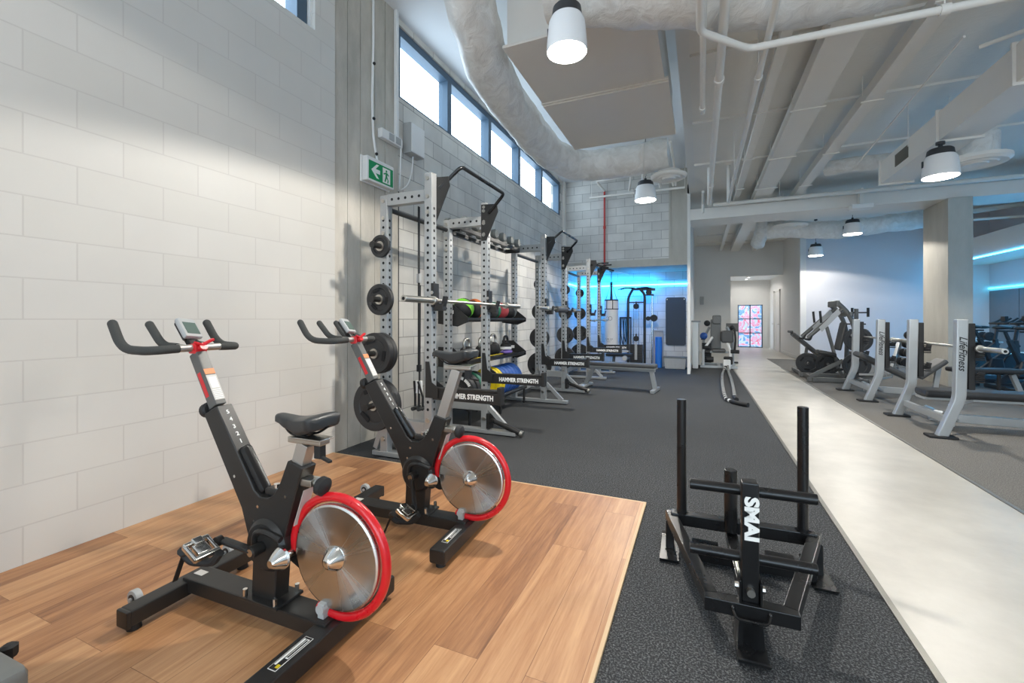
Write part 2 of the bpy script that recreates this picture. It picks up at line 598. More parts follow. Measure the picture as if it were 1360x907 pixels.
def dup(root, loc, rz=None, label=None, group=None):
    r = root.copy()
    COL.objects.link(r)
    r.location = loc
    if rz is not None:
        r.rotation_euler = (0, 0, rz)
    if label:
        r['label'] = label
    if group:
        r['group'] = group
    for ch in list(root.children):
        c = ch.copy()
        COL.objects.link(c)
        c.parent = r
        for g in list(ch.children):
            d = g.copy()
            COL.objects.link(d)
            d.parent = c
    return r

def struct(name, mb, mats, ang=32):
    o = mb.build(name, mats, ang=ang)
    o['kind'] = 'structure'
    return o

# ------------------------------------------------------------------ camera
TH = math.atan(250 / 580)
cam = bpy.data.cameras.new('camera')
cam.sensor_fit = 'HORIZONTAL'
cam.sensor_width = 36
cam.lens = 580 / 1360 * 36
cam.shift_y = -29.5 / 1360
cam.clip_start = .05
co = bpy.data.objects.new('camera', cam)
COL.objects.link(co)
co.location = (0, 0, 1.2)
co.rotation_euler = (PI / 2, 0, TH)
SC.camera = co
SC.view_settings.view_transform = 'Standard'
SC.view_settings.look = 'None'
SC.view_settings.gamma = 1
SC.view_settings.use_curve_mapping = False
SC.view_settings.exposure = 0.1
SC.cycles.use_denoising = True
SC.cycles.max_bounces = 10
SC.cycles.diffuse_bounces = 6
SC.cycles.sample_clamp_indirect = 8
# ================================================================== the setting
HI, LO = 4.52, 3.95
YB = -5.0                                # wall behind the camera
b = MB(); b.lohi((-3.3, YB, -.2), (.72, 12.5, 0)); struct('floor_rubber', b, 'rubber')
b = MB(); b.lohi((.745, YB, -.2), (1.825, 12.5, 0)); struct('floor_path', b, 'slab')
b = MB(); b.lohi((1.85, YB, -.2), (6.9, 15.3, 0)); struct('floor_carpet', b, 'carpet')
b = MB(); b.lohi((-.3, 12.508, -.2), (1.85, 21.4, 0)); b.lohi((1.85, 15.3, -.2), (3., 21.4, 0)); struct('floor_hall', b, 'slab')
b = MB()
b.lohi((.72, YB, -.1), (.745, 12.5, .006))
b.lohi((1.825, YB, -.1), (1.85, 12.5, .006))
b.lohi((.745, 12.5, -.1), (1.825, 12.508, .001))
struct('trim_1', b, 'steel_trim')
b = MB()
b.lohi((-2.999, YB, .001), (-.335, 2.925, .016))
b.lohi((-.335, YB, .001), (-.320, 2.94, .0165), 1)
b.lohi((-2.999, 2.925, .001), (-.335, 2.94, .0165), 1)
struct('floor_timber', b, ['timber', 'timber_edge'])

# left wall: painted blocks, high window (y .2 .. 2.72)
b = MB()
b.lohi((-3.3, YB, 0), (-3.0, 2.96, 3.65))
b.lohi((-3.3, YB, 4.45), (-3.0, 2.96, HI))
b.lohi((-3.3, 2.74, 3.65), (-3.0, 2.96, 4.45))
b.lohi((-3.3, YB, 3.65), (-3.0, -1.2, 4.45))
struct('wall_left', b, 'paint')
# concrete pier between the painted wall and the racks' wall, with board marks
b = MB()
ys = [2.962, 3.13, 3.14, 3.3, 3.31, 3.5, 3.51, 3.66, 3.67, 3.875]
for i in range(0, 10, 2):
    b.lohi((-3.3, ys[i], 0), (-3.025 + .004 * (i % 4 == 0), ys[i + 1] + .0005, HI))
b.lohi((-3.3, 2.962, 0), (-3.032, 3.875, HI))
struct('wall_pier', b, 'pier')
# rack wall: grey blocks with a long strip window
b = MB()
b.lohi((-3.3, 3.875, 0), (-3.05, 12.0, 3.65))
b.lohi((-3.3, 3.875, 4.45), (-3.05, 12.0, HI))
b.lohi((-3.3, 10.0, 3.65), (-3.05, 12.0, 4.45))
struct('wall_rack_side', b, 'block_y')
# bulkhead over the alcove
b = MB(); b.lohi((-3.05, 10.3, 2.56), (-.6, 10.5, HI)); struct('wall_back', b, 'block_x')
b = MB()
b.lohi((-3.05, 10.3, 2.4), (-.26, 11.7, 2.56))
b.lohi((-.6, 10.302, 2.56), (-.26, 10.5, HI))
b.lohi((-.64, 10.285, 2.56), (-.6, 10.5, HI))
struct('beam_lintel', b, 'column')
b = MB(); b.lohi((-3.05, 11.7, 0), (-.26, 11.9, 2.56)); struct('wall_alcove', b, 'block_x')
b = MB(); b.lohi((-.26, 10.3, 0), (-.2, 18.0, HI)); struct('wall_return', b, 'white')
b = MB()
b.lohi((-.26, 17.9, 0), (1.02, 18.05, LO))
b.lohi((1.02, 17.9, 2.77), (2.69, 18.05, LO))
struct('wall_far', b, 'white')
b = MB()
b.lohi((.86, 18.05, 0), (1.02, 21.2, 2.9))
b.lohi((1.02, 21.1, 0), (1.48, 21.2, 2.9))
b.lohi((2.42, 21.1, 0), (2.69, 21.2, 2.9))
b.lohi((1.48, 21.1, 1.82), (2.42, 21.2, 2.9))
struct('wall_hall_end', b, 'white')
b = MB(); b.lohi((2.69, 15.1, 0), (2.84, 21.2, LO)); struct('wall_hall_side', b, 'white')
b = MB(); b.lohi((2.84, 15.1, 0), (6.9, 15.3, LO)); struct('wall_gym_end', b, 'lilac')
b = MB(); b.lohi((6.8, YB, 0), (7.0, 15.1, LO)); struct('wall_right', b, 'lilac')
b = MB()
b.lohi((-3.3, YB - .2, 0), (-2.2, YB, HI)); b.lohi((6.2, YB - .2, 0), (7.0, YB, HI)); b.lohi((-2.2, YB - .2, 0), (6.2, YB, .15)); b.lohi((-2.2, YB - .2, 3.3), (6.2, YB, HI))
struct('wall_behind', b, 'white')
b = MB(); b.lohi((-3.3, YB, HI), (-.1, 12.0, HI + .2)); struct('ceiling_high', b, 'ceil_smooth')
b = MB()
b.lohi((-.1, YB, LO), (7.0, 18.05, LO + .2))
b.lohi((-.27, 10.3, LO), (-.1, 18.05, LO + .2))
struct('ceiling_low', b, 'ceiling')
b = MB(); b.lohi((-.22, YB, LO), (-.1, 10.3, HI)); struct('wall_fascia', b, 'white')
b = MB(); b.lohi((.86, 18.05, 2.85), (2.69, 21.2, 2.95)); struct('ceiling_hall', b, 'ceil_smooth')
# slab ribs across the low ceiling
b = MB()
for y in (1.2, 3.0, 4.9, 6.6, 8.4, 11.9, 13.6, 15.6, 17.2):
    b.lohi((-.1, y, LO - .03), (6.8, y + .14, LO))
struct('trim_2', b, 'ceiling')
# main downstand beam
b = MB(); b.lohi((-.2, 10.3, 3.36), (6.8, 11.1, 3.60), bev=.01); struct('beam', b, 'services')
# concrete blade column
b = MB(); b.lohi((4.045, 10.2, 0), (4.385, 11.15, 3.36), bev=.012); struct('column', b, 'column')
# bulkhead along the right wall, with its grille
b = MB(); b.lohi((5.72, 5., 2.6), (6.8, 15.1, 3.06), 0, .005)
b.lohi((5.700, 10.9, 2.79), (5.7195, 11.45, 2.93), 1)
struct('trim_3', b, ['services', 'grille'])

# strip window over the racks
def strip_window(name, ys, x0=-3.14, z0=3.65, z1=4.45):
    f = MB()
    y0, y1 = ys[0], ys[-1]
    f.lohi((x0 - .07, y0, z0), (x0 + .07, y1, z0 + .035), 0, .003)
    f.lohi((x0 - .07, y0, z1 - .09), (x0 + .07, y1, z1), 0, .003)
    for i, y in enumerate(ys):
        w = .05
        a = min(max(y, y0 + w), y1 - w)
        f.lohi((x0 - .07, a - w, z0 + .035), (x0 + .07, a + w, z1 - .09), 0, .003)
    o = f.build(name, 'winframe')
    o['kind'] = 'structure'
    for a, c in zip(ys, ys[1:]):
        p = MB(); p.lohi((x0 - .012, a + .03, z0 + .02), (x0 - .004, c - .03, z1 - .05)); p.build('pane', 'glass', o)
    return o
strip_window('window_1', [-1.2, .2, 1.45, 2.72])
strip_window('window_2', [3.88, 5.02, 6.24, 7.47, 8.72, 9.99])
b = MB()
b.lohi((-3.3, 2.725, 3.652), (-3.04, 2.74, 4.448))
struct('trim_4', b, 'whitepl')
# white jamb strip at the far end of the strip window
b = MB(); b.lohi((-3.05, 10.14, 2.4), (-3.0, 10.298, HI)); struct('trim_5', b, 'services')

# unseen glazed front added behind the camera to let in fill daylight
f = MB()
for i in range(7):
    x = -2.2 + 1.4 * i
    f.lohi((x - .03, YB - .13, .15), (x + .03, YB - .05, 3.3))
f.lohi((-2.2, YB - .13, .15), (6.2, YB - .05, .21)); f.lohi((-2.2, YB - .13, 3.24), (6.2, YB - .05, 3.3)); f.lohi((-2.2, YB - .13, 2.2), (6.2, YB - .05, 2.26))
w = f.build('window_added_fill', 'winframe'); w['kind'] = 'structure'
p = MB(); p.lohi((-2.2, YB - .095, .17), (6.2, YB - .087, 3.28)); p.build('pane', 'glass', w)

# hall glazing with the coloured mural beyond it
f = MB()
f.lohi((1.48, 21.1, 0), (1.52, 21.16, 1.82)); f.lohi((2.38, 21.1, 0), (2.42, 21.16, 1.82))
f.lohi((1.93, 21.1, 0), (1.97, 21.16, 1.82))
for z in (.0, .6, 1.2, 1.78):
    f.lohi((1.52, 21.1, z), (2.38, 21.16, z + .035))
w = f.build('window_3', 'winframe'); w['kind'] = 'structure'
p = MB(); p.lohi((1.5, 21.125, .02), (2.4, 21.133, 1.8)); p.build('pane', 'glass', w)
def mural():
    m, nt, p = base_mat('mural_paint')
    tc = N(nt, 'ShaderNodeTexCoord')
    nz = N(nt, 'ShaderNodeTexNoise', i_Scale=2.3, i_Detail=2., i_Distortion=1.4)
    L(nt, tc.outputs['Object'], nz.inputs['Vector'])
    cr = N(nt, 'ShaderNodeValToRGB'); cr.color_ramp.interpolation = 'CONSTANT'
    e = cr.color_ramp.elements
    e[0].position, e[0].color = 0., lin(52, 86, 116)
    e[1].position, e[1].color = .46, lin(120, 124, 132)
    for q, c in ((.53, (150, 86, 104)), (.57, (128, 104, 114)), (.60, (146, 46, 62)), (.64, (122, 126, 134))):
        n = cr.color_ramp.elements.new(q); n.color = lin(*c)
    L(nt, nz.outputs['Fac'], cr.inputs[0])
    L(nt, cr.outputs[0], p.inputs['Base Color'])
    p.inputs['Roughness'].default_value = .6
    return m
b = MB(); b.lohi((.2, 23.2, -.2), (4.2, 23.3, 3.2))
o = b.build('mural_wall', mural()); tag(o, 'pink, white and blue painted wall seen through the hall window', 'mural')
# doors on the hall's right wall
for n, y in ((1, 18.5), (2, 19.9)):
    f = MB()
    f.lohi((2.655, y, 0), (2.69, y + .06, 2.3)); f.lohi((2.655, y + .9, 0), (2.69, y + .96, 2.3)); f.lohi((2.655, y, 2.24), (2.69, y + .96, 2.3))
    f.lohi((2.668, y + .06, 0), (2.689, y + .9, 2.24), 0)
    o = f.build('door_%d' % n, 'white'); o['kind'] = 'structure'
    h = MB(); h.cyl((2.668, y + .14, 1.02), (2.62, y + .14, 1.02), .01); h.bar((2.62, y + .13, 1.02), (2.62, y + .25, 1.02), .014, .014); h.build('door_handle', 'dullchrome', o)
# skirting boards
b = MB(); b.lohi((2.675, 15.1, 0), (2.69, 18.4, .1)); struct('baseboard_hall', b, 'white')
b = MB(); b.lohi((2.69, 15.085, 0), (6.8, 15.1, .1)); struct('baseboard_gym', b, 'white')
# mirror panels low on the right wall
b = MB()
for i in range(6):
    b.lohi((6.785, 8.2 + i * 1.15, .45), (6.8, 9.33 + i * 1.15, 1.92))
struct('trim_6', b, mat('grey_wall_panel', (120, 128, 136), .25, metal=.4))

# world: bright overcast day
wd = bpy.data.worlds.new('world'); SC.world = wd; wd.use_nodes = True
bg = wd.node_tree.nodes['Background']
bg.inputs['Color'].default_value = (.78, .90, 1.0, 1)
bg.inputs['Strength'].default_value = 5.4

def light(name, typ, loc, energy, col=(1, 1, 1), rot=None, parent=None, **kw):
    l = bpy.data.lights.new(name, typ)
    l.energy = energy
    l.color = col
    for k, v in kw.items():
        setattr(l, k, v)
    o = bpy.data.objects.new(name, l)
    COL.objects.link(o)
    o.location = loc
    if rot:
        o.rotation_euler = rot
    if parent:
        o.parent = parent
    return o

for y0, y1 in ((-1.2, 2.72), (3.9, 9.98)):      # daylight portals in the two window bands (facing into the room)
    o = light('daylight_portal', 'AREA', (-3.22, (y0 + y1) / 2, 4.05), 1, rot=(0, -PI / 2, 0), shape='RECTANGLE', size=.8, size_y=y1 - y0)
    o.data.cycles.is_portal = True
o = light('daylight_portal', 'AREA', (2.0, YB - .25, 1.72), 1, rot=(PI / 2, 0, 0), shape='RECTANGLE', size=8.4, size_y=3.1)  # portal for the added fill glazing
o.data.cycles.is_portal = True
# ================================================================== lamps
def make_lamp(label, loc, drop, R=.165, power=150):
    """loc = centre of the lens; the cord runs up by drop"""
    t = thing('pendant_lamp', label, 'lamp', loc, 0, 'high bay pendant lamps')
    h = MB()
    h.lathe([(R * .98, .0), (R, .012), (R * 1.0, .05), (R * .9, .2), (R * .78, .235), (0, .24)], n=36)
    h.build('lamp_shade', 'lampwhite', t)
    c = MB()
    c.lathe([(R * .72, .235), (R * .76, .24), (R * .7, .3), (R * .62, .312), (0, .315)], n=28)
    c.lohi((-R * 1.0, -.012, .12), (-R * .93, .012, .19), 0)
    c.cyl((0, 0, .31), (0, 0, .36), .02)
    c.build('lamp_cap', 'lampcap', t)
    w = MB(); w.cyl((0, 0, .35), (0, 0, drop), .005, n=8); w.cyl((0, 0, drop - .03), (0, 0, drop), .04); w.build('cord', 'lampcap', t)
    l = MB()
    l.lathe([(0, -.004), (R * .93, -.004), (R * .94, .006), (0, .006)], n=36)
    l.build('lens', 'lens', t)
    light('lamp_light', 'SPOT', (0, 0, -.03), power, (1, .95, .87), parent=t, spot_size=math.radians(154), spot_blend=.12, shadow_soft_size=.07)
    return t
LP = 100
make_lamp('white pendant lamp glowing in front of the ceiling air conditioner', (-.84, 2.9, 3.03), 1.49, .137, LP * 2.3)
make_lamp('white pendant lamp hanging before the blocks above the alcove', (-.83, 7.48, 3.16), 1.36, .17, LP * 3.)
make_lamp('white pendant lamp beside the right-hand rectangular duct', (2.45, 6.34, 2.78), .39, .16, LP * 1.6)
make_lamp('white pendant lamp hanging before the foil duct near the column', (3.04, 11.65, 3.05), .85, .17, LP * 1.6)
make_lamp('smallest white pendant lamp, nearest the pale end wall', (2.87, 14.1, 2.92), .98, .17, LP * 1.0)
for i, (x, y, z, lb) in enumerate(((-.95, .6, 3.5, 'above the front spin bike'), (3.3, 2.2, 2.9, 'added for fill over the grey carpet beside the camera'), (3.3, -2.4, 2.9, 'added for fill at the back right behind the camera'), (-.95, -3.6, 3.4, 'added for fill at the back left behind the camera'))):       # out of view: the bike lamp is inferred, the others added for fill
    make_lamp('white pendant lamp ' + lb, (x, y, z), (HI if x < 0 else LO) - z, .165, LP * (.55, 1.3, 1., 1.)[i])

# ================================================================== ceiling services
t = thing('air_conditioner', 'white ceiling air conditioner with two flat underside panels', 'air conditioner', (-1.0, 5., 3.7))
b = MB(); b.lohi((-.66, -1.27, .02), (.66, 1.2, .55), 0, .01); b.build('body', 'services', t)
b = MB(); b.lohi((-.68, -1.33, .0), (.66, -.21, .03), 0, .006); b.build('underside_panel', 'acbox', t)
b = MB(); b.lohi((-.68, -.19, -.03), (.70, 1.22, .03), 0, .006); b.bar((-.69, -.2, .0), (.70, -.2, .0), .035, .03); b.build('underside_panel', 'acbox', t)
b = MB()
for x in (-.6, .6):
    for y in (-1.2, 1.1):
        b.cyl((x, y, .5), (x, y, .82), .006, n=8)
b.build('hanger_rod', 'services', t)

def wobble(pts, r, n=30, amp=.05, seed=1, twist=9.):
    """a crinkled insulated duct round a path"""
    rnd = random.Random(seed)
    pts = fillet(pts, .6, 8)
    out = []
    for a, c in zip(pts, pts[1:]):                # even steps
        k = max(1, int((c - a).length / .045))
        out += [a.lerp(c, i / k) for i in range(k)]
    out.append(pts[-1])
    ph = [rnd.random() * 6.28 for _ in range(12)]
    rows = []
    prev = None
    s_len = 0.
    for i, p in enumerate(out):
        d = (out[min(i + 1, len(out) - 1)] - out[max(i - 1, 0)]).normalized()
        if prev is None:
            s, u, _ = frame_from(d)
        else:
            s = (prev - d * prev.dot(d)).normalized(); u = s.cross(d).normalized()
        prev = s
        if i:
            s_len += (p - out[i - 1]).length
        row = []
        for j in range(n):
            a = 2 * PI * j / n
            w = amp * (.45 * math.sin(s_len * twist + 2 * math.sin(a + ph[0])) + .3 * math.sin(s_len * 23 + 3 * a + ph[1]) + .35 * math.sin(s_len * 4.1 + a * 2 + ph[2]) + .25 * math.sin(5 * a + s_len * 11 + ph[3]))
            rr = r * (1 + w)
            row.append(p + (s * math.cos(a) + u * math.sin(a)) * rr)
        rows.append(row)
    b = MB(); b.grid(rows, closed_v=True)
    return b

b = wobble([(-1.78, 3.05, 4.25), (-1.86, 3.42, 3.92), (-2.02, 4.1, 3.74), (-2.02, 4.9, 3.66), (-2.02, 6.0, 3.6), (-1.75, 6.72, 3.58), (-.9, 6.74, 3.58), (-.42, 6.72, 3.6)], .225, amp=.06, seed=3)
t = thing('flexible_duct', 'white foil flexible duct looping past the strip window', 'duct', (0, 0, 0))
b.build('duct_sleeve', 'foil', t)
b = MB(); b.ring((-.75, 6.735, 3.58), (1, 0, 0), .236, .01); b.build('strap', 'services', t)
b = MB()
b.lathe([(0, -.02), (.09, -.03), (.1, -.005), (.15, -.02), (.165, .0), (.22, -.015), (.245, .0), (.25, .03), (.17, .07), (.16, .09), (0, .09)], (-.42, 6.70, 3.25), n=40)
o = b.build('ceiling_diffuser', 'services'); tag(o, 'round white diffuser at the end of the looping foil duct', 'diffuser')

b = wobble([(-1.05, 3.27, 3.82), (-.25, 3.32, 3.625), (.35, 3.62, 3.625), (.9, 3.78, 3.63), (1.3, 3.78, 3.65)], .28, amp=.08, seed=8, twist=5.)
t = thing('insulated_duct', 'wide white foil duct crossing above the nearest pendant lamp', 'duct')
b.build('duct_sleeve', 'foil', t)
b = MB(); b.ring((.08, 3.485, 3.645), (1, .5, 0), .287, .008); b.build('strap', 'services', t)

def pipe(label, pts, r, clips=(), name='ceiling_pipe', m='services', group=None, bend=.06):
    b = MB(); b.tube(fillet(pts, bend, 4), r, 12)
    o = b.build(name, m); tag(o, label, 'pipe', group)
    if clips:
        c = MB()
        for p, d in clips:
            c.cyl(V(p) - V(d) * .025, V(p) + V(d) * .025, r * 1.35, n=14)
            c.cyl(p, (p[0], p[1], LO if p[0] > -.1 else HI), .005, n=6)
        c.build('pipe_clip', m, o)
    return o
cy = lambda x, z, *ys: [((x, y, z), (0, 1, 0)) for y in ys]
pipe('slim white ceiling pipe stopping short beside the slab edge', [(.02, -3, 3.28), (.02, 4.8, 3.28)], .022, cy(.02, 3.28, 2.2, 4.7))
pipe('white ceiling pipe running straight to the beam near the slab edge', [(.15, -3, 3.28), (.15, 8.7, 3.28), (.15, 8.7, LO)], .032, cy(.15, 3.28, 4.2, 7.5))
pipe('slim white ceiling pipe between the slab-edge pipe and the flat cable tray', [(.46, -3, 3.28), (.46, 8.7, 3.28), (.46, 8.7, LO)], .024, cy(.46, 3.28, 4.3, 7.2))
t = pipe('white pipe bent at an elbow, closest under the ceiling', [(.0, -3, 3.2), (.0, 3.31, 3.2), (.33, 3.66, 3.2), (6.7, 3.86, 3.2)], .026, [((1.45, 3.696, 3.2), (1, 0, 0))])
pipe('white pipe running along above the main beam', [(.25, 10.1, 3.6), (6.7, 10.1, 3.6)], .04, [((1.45, 10.1, 3.6), (1, 0, 0)), ((3.4, 10.1, 3.6), (1, 0, 0))])
pipe('short white drop pipe at the left end of the beam', [(.05, 9.2, 3.66), (.05, 10.1, 3.66), (.05, 10.1, 3.45)], .025)

def tray(label, x, z, w, h, y0=-3., y1=17.9, name='cable_tray'):
    b = MB()
    b.lohi((x - w / 2, y0, z - h / 2), (x + w / 2, y1, z + h / 2), 0, .008)
    o = b.build(name, 'services'); tag(o, label, 'tray')
    for i in range(5):
        c = MB()
        y = 4.4 + i * 1.7
        for s in (-1, 1):
            c.cyl((x + s * (w / 2 + .01), y, z), (x + s * (w / 2 + .01), y, LO), .005, n=6)
        c.lohi((x - w / 2 - .03, y - .015, z - h / 2 - .012), (x + w / 2 + .03, y + .015, z - h / 2))
        c.build('bracket', 'services', o)
    return o
tray('narrow flat white cable tray under the ceiling', .70, 3.75, .1, .06, 4.2)
tray('wide white boxed duct between the two ceiling trays', 1.16, 3.76, .3, .16, 4.2, name='flat_duct')
tray('white square ceiling tray right of the wide boxed duct', 1.77, 3.72, .15, .13)
# diagonal rods and conduits in the slab zone
pipe('pair of thin white conduits in the far right of the ceiling, upper one', [(4.2, 1.6, 3.8), (2.75, 5.4, 3.8), (2.45, 5.6, 3.8)], .022)
pipe('pair of thin white conduits in the far right of the ceiling, lower one', [(4.6, 1.6, 3.74), (3.05, 5.7, 3.74), (2.9, 5.9, 3.74)], .022)
pipe('thin white brace rod running slantwise under the slab', [(2.3, 5.5, 3.88), (2.15, 8.2, 3.5)], .012)
b = wobble([(1.98, 9.0, 3.78), (2.3, 8.8, 3.74), (2.9, 8.6, 3.68), (3.4, 8.5, 3.68)], .12, amp=.05, seed=11)
o = b.build('flexible_duct', 'foil'); tag(o, 'thin pale flexible duct slung behind the right-hand rectangular duct', 'duct')

# rectangular duct on the right with its flange bands, grille and round plenum
t = thing('rectangular_duct', 'white rectangular duct with flange bands on the right', 'duct', (2.63, 8.1, 3.2))
b = MB(); b.lohi((-.18, -12., .0), (.18, 0, .32), 0, .004); b.build('duct_body', 'services', t)
for y in (-.0, -1.7, -3.0, -4.3):
    b = MB(); b.lohi((-.205, y - .03, -.025), (.205, y, .345), 0, .003); b.build('flange', 'services', t)
b = MB(); b.lohi((-.188, -.95, .08), (-.18, -.55, .24)); b.build('grille', 'grille', t)
b = MB()
for y in (-1.0, -3.6, -5.4):
    for x in (-.2, .2):
        b.cyl((x, y, .2), (x, y, LO - 3.2), .006, n=6)
b.build('hanger_rod', 'services', t)
t = thing('round_plenum', 'round white diffuser hanging on the right of the rectangular duct', 'diffuser', (3.08, 7.15, 3.1))
b = MB(); b.lathe([(.22, .06), (.22, .34), (.17, .4), (0, .4)], n=40); b.build('neck', 'foil', t)
b = MB(); b.lathe([(0, -.01), (.12, -.02), (.13, .0), (.2, -.015), (.215, .0), (.29, -.01), (.325, .02), (.325, .06), (0, .06)], n=44); b.build('diffuser_face', 'services', t)

# services beyond the beam
b = wobble([(1.5, 12.2, 3.36), (1.95, 12.1, 3.34), (2.6, 12.2, 3.26), (3.3, 12.3, 3.3), (4.2, 12.4, 3.38), (4.8, 12.4, 3.45)], .2, amp=.09, seed=5)
o = b.build('flexible_duct', 'foil'); tag(o, 'long white foil duct sagging behind the main beam', 'duct')
b = wobble([(1.5, 12.7, 3.9), (1.48, 12.9, 3.5), (1.4, 13.3, 3.2)], .17, amp=.09, seed=6)
o = b.build('flexible_duct', 'foil'); tag(o, 'short crumpled foil duct dropping beyond the beam, left of the round diffuser', 'duct')
b = MB(); b.lathe([(0, -.01), (.13, -.02), (.14, .0), (.24, -.015), (.26, .0), (.34, -.01), (.37, .02), (.3, .06), (.28, .07), (0, .07)], (1.86, 11.6, 3.3), n=40)
o = b.build('ceiling_diffuser', 'services'); tag(o, 'round white diffuser with rings just beyond the beam', 'diffuser')
pipe('pale blue lit pipe slanting behind the concrete column', [(5.05, 12.6, 3.5), (6.7, 12.4, 3.62)], .05)
pipe('thin pipe above the right bulkhead behind the column', [(4.6, 12., 3.25), (6.7, 12., 3.25)], .025)
# little camera bracket on the beam
t = thing('ceiling_speaker', 'small white speaker clamped under the beam', 'speaker', (2.78, 10.2, 3.36))
b = MB(); b.lohi((-.03, -.09, .0), (.03, .06, .3), 0, .006); b.cyl((0, -.12, .28), (0, -.06, .28), .02); b.build('bracket', 'services', t)
b = MB(); b.lohi((-.17, -.16, -.09), (.17, .08, .0), 0, .02); b.build('housing', 'whitepl', t)

# red fire pipe down the bulkhead and white branch above it
t = thing('fire_pipe', 'thin red fire pipe down the block bulkhead', 'pipe', (0, 0, 0))
b = MB(); b.tube([(-2.06, 10.25, 4.22), (-2.06, 10.25, 2.36)], .022); b.cyl((-2.06, 10.25, 3.32), (-2.06, 10.25, 3.38), .032); b.cyl((-2.06, 10.25, 2.34), (-2.06, 10.25, 2.41), .034); b.build('red_riser', 'redpipe', t)
b = MB(); b.tube(fillet([(-2.06, 10.25, 4.2), (-2.2, 10.0, 4.38), (-1.2, 9.9, 4.38)], .05), .025); b.build('white_branch', 'services', t)
b = MB(); b.tube([(-2.06, 10.25, 2.37), (-1.72, 11.6, 2.375)], .018); b.build('soffit_branch', 'services', t)
# bundle of bent pipes above the alcove lamp
for i, (x, dx) in enumerate(((-1.25, -.2), (-1.05, -.12), (-.85, .05), (-.68, .15), (-.5, .02))):
    pipe('bent white pipe in the bundle above the alcove lamp', [(x + dx, 9.95, 4.06), (x + dx * .4, 9.5, 4.38), (x, 9.0, 4.42), (x, 8.4, 4.42)], .024, group='pipe bundle above the alcove lamp')
b = MB(); b.bar((-2.35, 9.97, 4.0), (-.3, 9.97, 4.0), .04, .04); b.cyl((-2.3, 9.97, 4.0), (-2.3, 9.97, HI), .006); b.cyl((-.3, 9.97, 4.0), (-.3, 9.97, HI), .006)
o = b.build('support_rail', 'services'); tag(o, 'white rail carrying the pipe bundle above the alcove', 'rail')

# wall fittings on the pier and rack wall
t = thing('exit_sign', 'green lit emergency exit sign with white left arrow', 'sign', (-3.02, 3.50, 2.66))
b = MB()
b.lohi((0, -.215, -.125), (.02, .215, .135), 0, .01)
b.lohi((.02, -.2, -.115), (.085, .2, .125), 0, .012)
b.build('sign_body', 'whitepl', t)
gx = .0862
b = MB(); b.lohi((.085, -.18, -.095), (gx, .18, .085)); b.build('sign_face', 'green', t)
b = MB()
ar = [(-.145, 0), (-.07, .068), (-.035, .068), (-.085, .02), (-.02, .02), (-.02, -.02), (-.085, -.02), (-.035, -.068), (-.07, -.068)]
b.prism(ar, (0, 1, 0), (0, 0, 1), (1, 0, 0), gx, gx + .0015)
b.lohi((gx, .02, -.08), (gx + .0012, .135, .07))
b.build('pictogram', 'white_mark', t)
b = MB()
q = gx + .0013
b.cyl((q, .075, .043), (q + .001, .075, .043), .012, n=14)
for p in ([(.06, .028), (.09, .028), (.085, -.015), (.062, -.015)], [(.062, -.012), (.085, -.012), (.06, -.07), (.045, -.066)], [(.07, -.012), (.086, -.01), (.108, -.045), (.1, -.075), (.088, -.07), (.093, -.045)], [(.06, .026), (.064, .014), (.035, .0), (.03, .012)], [(.09, .028), (.115, .008), (.108, .0), (.084, .014)]):
    b.prism(p, (0, 1, 0), (0, 0, 1), (1, 0, 0), q, q + .001)
b.build('running_figure', 'green', t)
b = MB(); b.tube(fillet([(-3.0, 3.52, 2.79), (-3.0, 3.46, 3.0), (-3.0, 3.44, 3.4), (-3.0, 3.46, 3.95), (-3.0, 3.46, HI)], .15), .012, 8)
for z, y in ((2.86, 3.49), (3.2, 3.45), (3.75, 3.455)):
    b.ball((-2.985, y, z), .016, 10, 1)
o = b.build('sign_cable', ['whitepl', 'rubber_black']); tag(o, 'white cable running up the pier from the exit sign', 'cable')
b = MB(); b.lohi((-3.02, 3.80, 3.14), (-2.985, 3.845, HI), 0, .006)
o = b.build('cable_conduit', 'whitepl'); tag(o, 'white conduit running down the edge of the pier', 'conduit')
t = thing('power_outlet', 'long white power outlet on the pier above the exit sign', 'outlet', (-3.02, 3.68, 3.1))
b = MB(); b.lohi((0, -.14, -.05), (.06, .2, .05), 0, .01); b.build('outlet_body', 'whitepl', t)
b = MB(); b.lohi((.06, -.03, -.035), (.066, .05, .035)); b.lohi((.06, .08, -.035), (.066, .16, .035)); b.build('socket_plate', 'lightgreypl', t)
t = thing('junction_box', 'pale grey junction box below the strip window', 'box', (-3.05, 4.12, 3.22))
b = MB(); b.lohi((0, -.13, -.17), (.11, .13, .17), 0, .012); b.build('box_body', 'lightgreypl', t)
b = MB(); b.lohi((.11, -.12, -.16), (.122, .12, .16), 0, .006); b.build('box_lid', 'whitepl', t)
b = MB(); b.tube(fillet([(-2.97, 3.86, 3.05), (-2.99, 3.87, 2.72), (-3.03, 3.9, 2.6), (-3.02, 4.05, 2.7), (-3.0, 4.1, 2.88), (-2.99, 4.1, 3.04)], .08), .008, 8)
o = b.build('loose_cable', 'whitepl'); tag(o, 'loose white cable looped under the junction box', 'cable')
b = MB(); b.tube([(-3.04, 3.9, 0.2), (-3.04, 3.9, 2.6)], .01, 8)
o = b.build('wall_cable', 'rubber_black'); tag(o, 'thin dark cable down the corner behind the first rack', 'cable')
